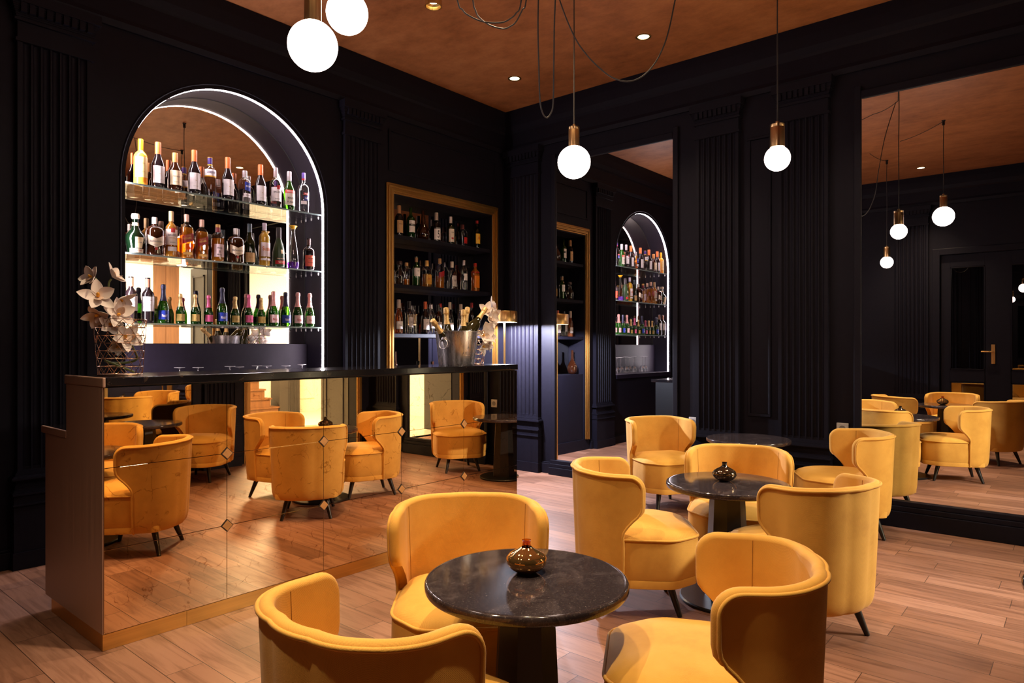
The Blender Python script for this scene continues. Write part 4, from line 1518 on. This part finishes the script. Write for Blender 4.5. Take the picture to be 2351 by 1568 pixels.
bottle('whisky_bottle', 'rounded whisky bottle with burgundy neck label on the middle niche shelf', (2.450, YB, z2_), 'squat', 0.273, 0.090, 'clear', (GOLDT, 0.025, ''),
       [dict(z0=.12, z1=.46, m=CM((226, 196, 200)), w=.85, text=[('CHIVAS', .36, .04, .8, BLACKT), ('8', .26, .07, .18, BLACKT), ('REGAL', .18, .035, .7, BLACKT)]), dict(z0=.80, z1=.92, m=CM((130, 24, 40)), w=3.1, name='neck_label', off=.0016)], group=G2, liquid=(.62, 'whisky'))
ballan(2.587, 'dark whisky bottle with cream chevron label beside the slender golden bottle')
bottle('wine_bottle', 'slender golden bottle with a blue neck and kraft label on the middle niche shelf', (2.699, YB, z2_), 'burgundy', 0.313, 0.080, 'olive', (CM((46, 62, 74)), 0.065, ''),
       [dict(z0=.06, z1=.29, m=CM((206, 166, 116)), w=1.1, text=[('Byrrh', .17, .06, .8, GOLDT)])], group=G2, liquid=(.7, 'gold'))
bottle('aperitif_bottle', 'tall yellow aperitif bottle with orange script on the middle niche shelf', (2.822, YB, z2_), 'slim', 0.335, 0.085, 'clear', (CM((216, 196, 214)), 0.055, ''),
       [dict(z0=.22, z1=.54, m=CM((228, 206, 208)), w=1.0, text=[('Suze', .40, .095, 1.3, ORT)]), dict(z0=.13, z1=.18, m=WHITE, w=1.0)], group=G2, liquid=(.80, 'gold'))
bottle('cognac_bottle', 'satin green cognac bottle with a red band on the middle niche shelf', (2.945, YB, z2_), 'cognac', 0.316, 0.094, 'frostgreen', (CM((40, 30, 34)), 0.085, ''),
       [dict(z0=.08, z1=.17, m=CM((170, 26, 34)), w=.95, text=[('VSOP', .125, .045, .8, CREAML)]), dict(z0=.19, z1=.24, m=CM((34, 30, 26)), w=.95, text=[('REMY MARTIN', .215, .03, 1.3, CREAML)]), dict(z0=.34, z1=.44, m=CREAML, w=.25, da=.25, name='emblem')], group=G2)
bottle('vodka_bottle', 'sculpted clear bottle with a gold rim and purple foot on the middle niche shelf', (3.073, YB, z2_), 'sculpt', 0.345, 0.092, 'clear', (YCAP, 0.022, 'flare'), group=G2, base_col=glass('violet_glass', (0.30, 0.10, 0.62), 0.1, 0.05, 0.8, (0.16, 0.05, 0.42), 0.45))
bottle('liqueur_bottle', 'small dark bottle with coral label, rightmost on the middle niche shelf', (3.218, YB, z2_), 'bordeaux', 0.262, 0.092, 'dark', (CM((72, 32, 32)), 0.05, ''),
       [dict(z0=.12, z1=.46, m=CM((206, 84, 62)), w=1.05, text=[('Brique', .36, .05, .9, BLACKT), ('Gourmande', .24, .04, 1.1, BLACKT)])], group=G2)

z3_ = SHZ[2]
for x, lab in ((1.854, 'red wine bottle with a white label, leftmost on the lowest niche shelf'), (1.962, 'red wine bottle with a white label, second from left on the lowest niche shelf')):
    bottle('wine_bottle', lab, (x, YB, z3_), 'bordeaux', 0.308, 0.078, 'dark', (CM((150, 96, 74)), 0.065, ''),
           [dict(z0=.26, z1=.58, m=WHITE, w=1.15, text=[('CHATEAU', .50, .03, .9, GREYT), ('MEDOC', .40, .02, .6, GREYT)])], group=G3)


def cham(x, h, d, foil, lm, txt, lab, tc=BLACKT, y=YB):
    bottle('champagne_bottle', lab, (x, y, z3_), 'champagne', h, d, 'green', (foil, h * .42, 'foil'),
           [dict(z0=.10, z1=.33, m=lm, w=1.1, text=[(txt, .20, .07, .9 if len(txt) > 3 else .05 + .16 * (len(txt) - 1), tc)])], group=G3)


GOLDL = CM((206, 172, 100))
PINKL = CM((226, 100, 150))
PALE = CM((234, 196, 200))
cham(2.063, .270, .074, BLUEF, BLUEL, 'Nicolas F', 'champagne bottle with a navy foil and blue label beside the red wines', WHITE)
cham(2.179, .211, .060, GOLDF, GOLDL, 'I', 'gold foil half champagne bottle, first of its kind on the lowest niche shelf')
cham(2.283, .214, .060, GOLDF, GOLDL, 'I', 'half champagne bottle with gold foil just left of the first pink one')
cham(2.381, .213, .060, PINKF, PINKL, 'I', 'half champagne bottle with hot pink foil left of the middle blue one', BLACKT)
cham(2.483, .274, .076, BLUEF, BLUEL, 'Nicolas F', 'navy foiled champagne bottle in the middle of the lowest niche shelf', WHITE)
cham(2.584, .215, .062, GOLDF, GOLDL, 'I I', 'half champagne bottle with gold foil right of the middle blue one')
cham(2.692, .236, .064, PINKF, PINKL, 'I', 'half champagne bottle with hot pink foil right of the middle blue one', BLACKT)
cham(2.796, .216, .062, GOLDF, GOLDL, 'I', 'half champagne bottle with gold foil, rightmost of the small gold ones')
cham(2.900, .273, .080, ROSEF, PALE, 'Brut', 'champagne bottle with pale pink foil left of the right-hand blue one', REDT)
cham(3.006, .273, .080, BLUEF, BLUEL, 'Nicolas F', 'champagne bottle with navy foil between the pale pink ones', WHITE)
cham(3.116, .276, .078, ROSEF, PALE, 'Rose', 'champagne bottle with pale pink foil, second from right on the lowest shelf', REDT)
cham(3.226, .276, .076, ROSEF, PALE, 'Rose', 'champagne bottle with pale pink foil, rightmost on the lowest shelf', REDT)

# cabinet bottles
YC = 4.93
ZS = (2.3185, 1.8675, 1.4145)
H1, H2, H3 = 'bottles on the top cabinet shelf', 'bottles on the middle cabinet shelf', 'bottles on the lowest cabinet shelf'
TAN = CM((206, 160, 110))
bottle('whisky_bottle', 'dark whisky bottle with a tan neck and label, leftmost on the top cabinet shelf', (4.208, YC, ZS[0]), 'bordeaux', .293, .074, 'dark', (CM((186, 132, 84)), .085, ''), [dict(z0=.12, z1=.52, m=TAN, w=1.0, text=[('Jameson', .40, .04, 1.0, BLACKT)])], group=H1)
bottle('gin_bottle', 'green bottle with a white label and black band on the top cabinet shelf', (4.353, YC, ZS[0]), 'spirit', .294, .080, 'green', None, [dict(z0=.20, z1=.58, m=WHITE, w=.9), dict(z0=.40, z1=.47, m=BLACKT, w=1.0, off=.0014, name='band', text=[('PERNOD', .435, .035, .9, WHITE)])], group=H1)
bottle('decanter', 'dark round bellied decanter on the top cabinet shelf', (4.509, YC, ZS[0]), 'flask', .290, .125, 'cognac', None, [], group=H1, cat='decanter')
bottle('pastis_bottle', 'dark bottle with a white label bearing a large 5 on the top cabinet shelf', (4.688, YC, ZS[0]), 'bordeaux', .297, .078, 'dark', (CM((200, 180, 170)), .075, ''), [dict(z0=.10, z1=.50, m=WHITE, w=1.15, text=[('5', .28, .24, .55, BLACKT)]), dict(z0=.45, z1=.50, m=BLACKT, w=1.15, off=.0014, name='band', text=[('PASTIS', .475, .03, 1.1, WHITE)])], group=H1)
bottle('rum_bottle', 'bottle with a tall white label and white cap on the top cabinet shelf', (4.885, YC, ZS[0]), 'spirit', .286, .072, 'olive', (CM((222, 206, 204)), .065, ''), [dict(z0=.10, z1=.56, m=CM((226, 206, 196)), w=1.1, text=[('CANE', .44, .04, .8, BLACKT)]), dict(z0=.20, z1=.26, m=REDT, w=.35, off=.0014, name='band')], group=H1)
bottle('whisky_bottle', 'small square bottle with a red neck on the top cabinet shelf', (5.057, YC, ZS[0]), 'squat', .229, .080, 'clear', (CM((92, 28, 24)), .06, ''), [dict(z0=.15, z1=.42, m=REDT, w=.6, da=.4)], sq=4, group=H1)
bottle('whisky_bottle', 'green bottle with a yellow label and red cap, rightmost on the top cabinet shelf', (5.274, YC, ZS[0]), 'bordeaux', .310, .068, 'deepgreen', (CM((176, 32, 34)), .04, ''), [dict(z0=.18, z1=.52, m=CM((226, 172, 36)), w=1.0, text=[('J&B', .36, .12, .85, REDT)])], group=H1)

bottle('decanter', 'clear cut glass decanter, leftmost on the middle cabinet shelf', (4.215, YC, ZS[1]), 'bulb', .225, .105, 'clear', (CM((60, 38, 34)), .035, 'knob'), [], group=H2, cat='decanter')
bottle('tequila_bottle', 'small clear bottle with an amber dreg on the middle cabinet shelf', (4.325, YC + .03, ZS[1]), 'squat', .223, .062, 'clear', (TAN, .03, ''), [], group=H2, liquid=(.3, 'whisky'))
bottle('wine_bottle', 'green bottle with a white label on the middle cabinet shelf', (4.405, YC - .02, ZS[1]), 'bordeaux', .283, .070, 'green', (CM((150, 110, 76)), .05, ''), [dict(z0=.34, z1=.62, m=WHITE, w=1.1, text=[('GIN', .52, .04, .5, GREYT)])], group=H2)
bottle('tequila_bottle', 'square amber bottle with a gold label on the middle cabinet shelf', (4.560, YC, ZS[1]), 'squat', .263, .078, 'clear', (GOLDT, .06, ''), [dict(z0=.12, z1=.46, m=CM((206, 150, 60)), w=.8, text=[('ORO', .32, .06, .6, REDT)])], sq=5, group=H2, liquid=(.5, 'amber'))
bottle('whisky_bottle', 'square whisky bottle with a slanted red label on the middle cabinet shelf', (4.733, YC, ZS[1]), 'squat', .300, .076, 'clear', (CM((206, 160, 110)), .05, ''), [dict(z0=.38, z1=.56, m=REDL, w=.8, slope=.026)], sq=5, group=H2, liquid=(.42, 'whisky'))
bottle('vodka_bottle', 'broad clear bottle with a pale label on the middle cabinet shelf', (4.903, YC, ZS[1]), 'squat', .285, .084, 'clear', (CM((206, 190, 176)), .06, ''), [dict(z0=.12, z1=.50, m=CM((196, 184, 184)), w=.8, da=.3, text=[('DRY', .32, .06, .6, GREYT)])], sq=3, group=H2)
bottle('vodka_bottle', 'slim clear bottle with a small white label on the middle cabinet shelf', (5.076, YC, ZS[1]), 'slim', .315, .072, 'clear', (SILV, .05, ''), [dict(z0=.34, z1=.56, m=WHITE, w=.8, da=.3)], group=H2)
bottle('orange_liqueur_bottle', 'square orange liqueur bottle with a red cap, rightmost on the middle cabinet shelf', (5.247, YC, ZS[1]), 'squat', .300, .074, 'orange', (CM((196, 44, 26)), .035, ''), [dict(z0=.14, z1=.56, m=CM((226, 122, 30)), w=.85, text=[('Cointreau', .44, .05, 1.2, YCAP)]), dict(z0=.66, z1=.70, m=REDT, w=3.1, name='band')], sq=5, group=H2)

bottle('wine_bottle', 'rose wine bottle, leftmost on the lowest cabinet shelf', (4.205, YC, ZS[2]), 'burgundy', .318, .072, 'rose', (CM((206, 186, 176)), .08, ''), [dict(z0=.14, z1=.36, m=WHITE, w=1.1, text=[('Rose', .25, .05, .7, GREYT)])], group=H3)
bottle('gin_bottle', 'clear bottle with a dark cap, second on the lowest cabinet shelf', (4.336, YC, ZS[2]), 'spirit', .310, .080, 'clear', (CM((36, 30, 34)), .07, ''), [dict(z0=.2, z1=.5, m=CM((190, 180, 184)), w=.7, text=[('GIN', .36, .06, .5, GREYT)])], group=H3)
bottle('carafe', 'plain clear carafe behind the dark wine bottle on the lowest cabinet shelf', (4.440, YC + .05, ZS[2]), 'slim', .27, .060, 'clear', None, [], group=H3, cat='carafe')
bottle('wine_bottle', 'dark wine bottle with an orange capsule on the lowest cabinet shelf', (4.511, YC - .03, ZS[2]), 'burgundy', .312, .078, 'dark', (CM((206, 96, 50)), .07, ''), [dict(z0=.14, z1=.46, m=WHITE, w=1.0, text=[('JURA', .34, .04, .6, GREYT)])], group=H3)
bottle('gin_bottle', 'stocky clear bottle beside the dark wine on the lowest cabinet shelf', (4.618, YC, ZS[2]), 'squat', .29, .076, 'clear', (SILV, .04, ''), [dict(z0=.2, z1=.42, m=WHITE, w=.7)], group=H3)
bottle('liqueur_bottle', 'dark liqueur bottle behind the leaning champagne on the lowest cabinet shelf', (4.712, YC, ZS[2]), 'spirit', .293, .074, 'cognac', (BLACKT, .06, ''), [dict(z0=.2, z1=.42, m=CM((180, 170, 170)), w=.8)], group=H3)
bottle('vermouth_bottle', 'clear bottle with a red cap left of the first upright champagne', (4.790, YC + .05, ZS[2]), 'spirit', .31, .066, 'clear', (REDT, .035, ''), [], group=H3)
bottle('wine_bottle', 'tall clear wine bottle behind the first upright champagne', (4.873, YC, ZS[2]), 'burgundy', .325, .074, 'clear', (CM((206, 190, 176)), .07, ''), [dict(z0=.14, z1=.36, m=WHITE, w=1.0)], group=H3)
bottle('wine_bottle', 'clear wine bottle behind the second upright champagne', (5.032, YC, ZS[2]), 'burgundy', .313, .070, 'clear', (CM((206, 190, 176)), .07, ''), [dict(z0=.14, z1=.36, m=WHITE, w=1.0)], group=H3)
bottle('aperitif_bottle', 'bottle with a red cap, rightmost on the lowest cabinet shelf', (5.194, YC, ZS[2]), 'spirit', .335, .070, 'dark', (CM((160, 22, 30)), .05, ''), [], group=H3)
bottle('gourd_vase', 'long necked amber gourd vase on the cabinet ledge', (4.16, YC, 0.9475), 'flask', .30, .13, 'cognac', None, [], cat='vase')
bottle('gourd_vase', 'small dark gourd vase in the middle of the cabinet ledge', (4.66, YC + .03, 0.9475), 'flask', .20, .10, 'cognac', None, [], cat='vase')
# ------------------------------------------------------------------ upturned glasses on the niche counter
GLS = glass('stemware', (0.95, 0.94, 0.95), 0.22, 0.08, 0.75)
FOOT = glass('stemware_foot_glare', (0.95, 0.94, 0.95), 0.3, 0.2, 0.4, (0.85, 0.82, 0.85), 0.6)  # clear glass with white mixed in, standing for glare from the light strip


def stem_glass(label, x, y, h, r, wide=1.0):
    t = thing('wine_glass', label, 'glass', (x, y, NZ0 + 0.0345), 0, 'upturned glasses on the niche counter')
    b = h * 0.45
    bowl = [(r * .82, 0), (r * .97, b * .25), (r, b * .5), (r * .86, b * .78), (r * .45, b * .96), (0.005, b)]
    MB().lathe(bowl, 28, cap=False).build('bowl', GLS, t, smooth=60)
    MB().lathe([(0.006, b - .002), (0.004, b + .02), (0.004, h - .02), (0.008, h - .006)], 14, cap=False).build('stem', GLS, t, smooth=60)
    MB().lathe([(0.008, h - .007), (r * .9 * wide, h - .0025), (r * .92 * wide, h), (0.002, h)], 28, cap=False).build('foot', FOOT, t, smooth=40)
    return t


for x, y, h, r, lab in ((2.215, 4.99, .232, .040, 'upturned wine glass with a tall stem at the left end of the niche counter'),
                        (2.34, 4.97, .230, .042, 'upturned wine glass left of the pair on the niche counter'),
                        (2.582, 4.97, .232, .042, 'upturned wine glass, left one of the pair on the niche counter'),
                        (2.668, 4.99, .226, .038, 'upturned wine glass, right one of the pair on the niche counter'),
                        (2.802, 4.97, .232, .042, 'upturned wine glass at the middle of the niche counter'),
                        (2.900, 4.99, .228, .040, 'upturned wine glass right of the middle of the niche counter'),
                        (3.049, 4.96, .226, .040, 'upturned wine glass, second from right on the niche counter'),
                        (3.201, 4.97, .232, .038, 'upturned wine glass at the right end of the niche counter')):
    stem_glass(lab, x, y, h, r)

# ------------------------------------------------------------------ champagne bucket with bottles
BKX, BKY = 3.465, 3.437
t = thing('ice_bucket', 'polished steel champagne bucket on the bar', 'bucket', (BKX, BKY, BZ))
MB().lathe([(0.123, 0.0), (0.127, 0.006), (0.150, 0.232), (0.154, 0.234), (0.154, 0.240), (0.148, 0.240), (0.146, 0.232), (0.124, 0.012), (0.0, 0.010)], 64, cap=False).build('pail', STEEL, t, smooth=50)
for s, a in ((1, R(-170)), (-1, R(10))):
    d = Vector((cos(a), sin(a), 0))
    q = Vector((-sin(a), cos(a), 0))
    m = MB()
    m.lathe([(0.016, 0), (0.014, 0.008), (0.006, 0.012), (0.006, 0.022), (0.010, 0.026), (0.0, 0.03)], 16)
    m.moved(Matrix.Translation(d * 0.143 + Vector((0, 0, 0.185))) @ d.to_track_quat('Z', 'Y').to_matrix().to_4x4())
    bs = m.build('handle_boss', STEEL, t, smooth=40)
    c = d * 0.160 + Vector((0, 0, 0.148))
    MB().tube([c + q * 0.034 * cos(2 * pi * i / 32) + (Vector((0, 0, 1)) * 0.98 + d * -0.12) * 0.034 * sin(2 * pi * i / 32) for i in range(32)], 0.0038, 8, closed=True).build('ring_handle', STEEL, t, smooth=60)
bp = [(0.123, 0.0), (0.127, 0.006), (0.150, 0.232)]
ENGR = CM((98, 84, 82), 0.4)
text_on(bp, 'AYELLEE', 0.085, 0.020, R(-100), 0.62, ENGR, t, off=0.0010)
text_on(bp, 'CHAMPAGNE', 0.062, 0.007, R(-100), 0.42, ENGR, t, off=0.0010)
text_on(bp, 'A', 0.125, 0.026, R(-98), 0.10, ENGR, t, off=0.0010, name='emblem')


def cham_tilt(label, foot, top):
    foot, top = Vector(foot), Vector(top)
    d = (top - foot).normalized()
    H, D = 0.318, 0.084
    t = thing('champagne_bottle', label, 'bottle', tuple(top - d * H), 0, 'champagne in the ice bucket')
    t.rotation_euler = d.to_track_quat('Z', 'Y').to_euler()
    prof = profile('champagne', H, D)
    MB().lathe(prof, 32).build('glass_body', GL['dkbottle'], t, smooth=50)
    h = H
    rr = 0.0155
    z0 = H * .66
    z0 = H * .64
    pr = [(r_at(prof, z) + .0012, z) for z in [z0 + .066 * i / 5 for i in range(6)]] + [(rr + 0.001, z0 + .062 + .006), (rr + 0.004, z0 + .074), (rr + 0.0045, z0 + .092), (rr + 0.003, h - .002), (rr * .6, h + .003), (0.002, h + 0.004)]
    MB().lathe(pr, 24).build('foil', GOLDF, t, smooth=40)
    MB().lathe([(rr + .0052, z0 + .074), (rr + .0058, z0 + .077), (rr + .0052, z0 + .080)], 24, cap=False).build('wire_hood', GOLDT, t)
    return t


GL['dkbottle'] = plain('dark_olive_bottle', (0.022, 0.018, 0.006), 0.05, 0, 8, 0.1, Specular_IOR_Level=0.7)
cham_tilt('gold foiled champagne bottle leaning left out of the steel bucket', (3.48, 3.44, 1.235), (3.222, 3.43, 1.477))
cham_tilt('gold foiled champagne bottle upright at the left of the steel bucket', (3.400, 3.45, 1.25), (3.372, 3.45, 1.568))
cham_tilt('gold foiled champagne bottle upright at the front of the steel bucket', (3.492, 3.395, 1.24), (3.497, 3.40, 1.556))
cham_tilt('gold foiled champagne bottle upright at the back of the steel bucket', (3.60, 3.52, 1.26), (3.655, 3.51, 1.585))
cham_tilt('gold foiled champagne bottle leaning right out of the steel bucket', (3.53, 3.42, 1.345), (3.760, 3.425, 1.580))

# ------------------------------------------------------------------ wire baskets and orchids
def basket(label, x, y, h=0.255, rb=0.092, rt=0.110, n=12, rows=7):
    t = thing('wire_basket', label, 'basket', (x, y, BZ), 0, 'rose gold wire baskets')

    def pt(i, j, half):
        a = 2 * pi * (i + (0.5 if half else 0)) / n
        s = j / rows
        r = rb + (rt - rb) * s
        # tapered hexagonal section reads as a faceted basket
        return (r * cos(a), r * sin(a), 0.003 + h * s)
    rg = MB()
    for j in range(rows + 1):
        s = j / rows
        r = rb + (rt - rb) * s
        rg.tube([(r * cos(2 * pi * i / 36), r * sin(2 * pi * i / 36), 0.003 + h * s) for i in range(36)], 0.0017, 6, closed=True)
    rg.build('rings', ROSEWIRE, t, smooth=60)
    zz = MB()
    for j in range(rows):
        for i in range(n):
            zz.tube([pt(i, j, j % 2), pt(i, j + 1, (j + 1) % 2)], 0.0013, 5)
            zz.tube([pt(i + (1 if j % 2 else 0), j, j % 2) if j % 2 else pt(i + 1, j, 0), pt(i + (0 if j % 2 == 0 else 1), j + 1, (j + 1) % 2)], 0.0013, 5)
    zz.build('lattice', ROSEWIRE, t, smooth=60)
    MB().lathe([(rb, 0.0005), (rb, 0.004), (0.0, 0.004)], 36).build('floor_plate', ROSEWIRE, t)
    return t


def petal(L, Wd, cup=0.25, n=7, m=5):
    rows = []
    for j in range(n + 1):
        s = j / n
        wv = Wd * (sin(pi * min(1, s * 0.94 + 0.06)) ** 0.75) * (1 - 0.25 * s)
        row = []
        for i in range(m + 1):
            q = 2 * i / m - 1
            row.append((q * wv / 2, L * s, cup * L * (s * s * 0.5) + 0.25 * wv * q * q * 0.6))
        rows.append(row)
    return MB().grid(rows)


def solid(mb, th=0.0012):
    """give a petal real thickness"""
    n = len(mb.v)
    v2 = [(x, y, z - th) for x, y, z in mb.v]
    f2 = [tuple(i + n for i in f[::-1]) for f in mb.f]
    cnt = {}
    for f in mb.f:
        for a, b in zip(f, f[1:] + f[:1]):
            cnt[(a, b)] = 1
    side = [(b, a, a + n, b + n) for (a, b) in cnt if (b, a) not in cnt]
    mb.v += v2
    mb.f += f2 + side
    return mb


def blossom(parent, p, aim, size, roll=0.0, seed=0):
    rnd = random.Random(seed)
    q = Vector(aim).normalized().to_track_quat('Z', 'Y').to_matrix().to_4x4() @ Matrix.Rotation(roll, 4, 'Z')
    M = Matrix.Translation(p) @ q
    b = MB()
    for k in range(5):
        a = 2 * pi * k / 5 + rnd.uniform(-.12, .12)
        L_ = size * rnd.uniform(.46, .56)
        pm = solid(petal(L_, size * rnd.uniform(.33, .42), rnd.uniform(.05, .6)))
        pm.moved(Matrix.Rotation(a, 4, 'Z') @ Matrix.Rotation(R(rnd.uniform(8, 30)), 4, 'X') @ Matrix.Translation((0, size * .02, 0)))
        b.add(pm.v, pm.f)
    o = b.moved(M).build('blossom', PETAL, parent, smooth=60)
    lp = MB()
    pm = solid(petal(size * .30, size * .27, .9), .001)
    pm.moved(Matrix.Rotation(pi, 4, 'Z') @ Matrix.Rotation(R(35), 4, 'X'))
    lp.add(pm.v, pm.f)
    lp.moved(M).build('lip', LIPW, o, smooth=60)
    cl = MB().lathe([(size * .02, 0), (size * .05, size * .06), (size * .045, size * .15), (size * .015, size * .19)], 10)
    cl.moved(Matrix.Rotation(R(-25), 4, 'X'))
    cl.moved(M).build('column', LIP, o, smooth=60)
    return o


basket('rose gold wire basket at the left end of the bar', 1.262, 3.455)
oc = thing('orchid_spray', 'white orchid spray in the wire basket at the left end of the bar', 'flower', (1.262, 3.455, BZ), 0, 'white orchids on the bar')


def OC(p):
    return (p[0] - 1.262, p[1] - 3.455, p[2] - BZ)


MB().tube([OC(p) for p in smooth_pts([(1.312, 3.43, 1.178), (1.26, 3.42, 1.20), (1.195, 3.44, 1.232), (1.225, 3.47, 1.222), (1.30, 3.47, 1.222), (1.333, 3.45, 1.240), (1.315, 3.44, 1.285), (1.285, 3.44, 1.34), (1.255, 3.435, 1.40), (1.222, 3.43, 1.46), (1.196, 3.43, 1.51), (1.18, 3.43, 1.555), (1.160, 3.43, 1.59), (1.147, 3.43, 1.605)])], 0.0052, 8).build('stem', STEM, oc, smooth=60)
MB().tube([OC(p) for p in smooth_pts([(1.19, 3.43, 1.525), (1.198, 3.42, 1.56), (1.20, 3.415, 1.59), (1.208, 3.41, 1.605)])], 0.0042, 8).build('stem', STEM, oc, smooth=60)
for p, aim, s, rl in (((1.133, 3.42, 1.605), (-1, -.35, .25), .12, .4), ((1.212, 3.41, 1.615), (.5, -.5, .55), .135, .3), ((1.150, 3.40, 1.520), (-.3, -1, .25), .155, .2), ((1.245, 3.42, 1.515), (.35, -.5, -.55), .135, .8),
                      ((1.156, 3.42, 1.440), (-.5, -.45, -.55), .13, .1), ((1.232, 3.40, 1.445), (.1, -1, .35), .145, 2.6), ((1.205, 3.40, 1.395), (-.4, -.8, .1), .11, 1.0), ((1.300, 3.42, 1.355), (.8, -.5, .2), .13, .6),
                      ((1.262, 3.40, 1.335), (0, -1, .25), .14, .5), ((1.24, 3.42, 1.30), (-.2, -.9, -.4), .10, 1.9)):
    blossom(oc, Vector(OC(p)), aim, s, rl, int(p[0] * 1000))

basket('rose gold wire basket at the right end of the bar, partly behind the bucket', 3.742, 3.545, 0.245, 0.086, 0.100)
oc = thing('orchid_spray', 'white orchid spray in the wire basket beside the champagne bucket', 'flower', (3.742, 3.545, BZ), 0, 'white orchids on the bar')


def OD(p):
    return (p[0] - 3.742, p[1] - 3.545, p[2] - BZ)


MB().tube([OD(p) for p in smooth_pts([(3.70, 3.52, 1.178), (3.75, 3.54, 1.20), (3.79, 3.56, 1.25), (3.785, 3.545, 1.33), (3.785, 3.53, 1.42), (3.80, 3.52, 1.50), (3.835, 3.51, 1.57), (3.86, 3.50, 1.60)])], 0.005, 8).build('stem', STEM, oc, smooth=60)
for p, aim, s, rl in (((3.895, 3.50, 1.590), (.6, -.6, .5), .17, .2), ((3.835, 3.49, 1.565), (-.5, -.9, .3), .15, .9), ((3.86, 3.48, 1.515), (.1, -1, .0), .18, .5), ((3.88, 3.49, 1.455), (.4, -.9, -.1), .15, .2), ((3.80, 3.47, 1.43), (-.1, -.9, -.2), .15, .5),
                      ((3.775, 3.465, 1.375), (-.2, -1, .2), .17, 1.4), ((3.845, 3.48, 1.375), (.3, -1, .1), .15, .8), ((3.85, 3.48, 1.320), (.5, -.8, 0), .14, .3), ((3.78, 3.47, 1.300), (.1, -1, -.3), .15, 2.0)):
    blossom(oc, Vector(OD(p)), aim, s, rl, int(p[2] * 1000))
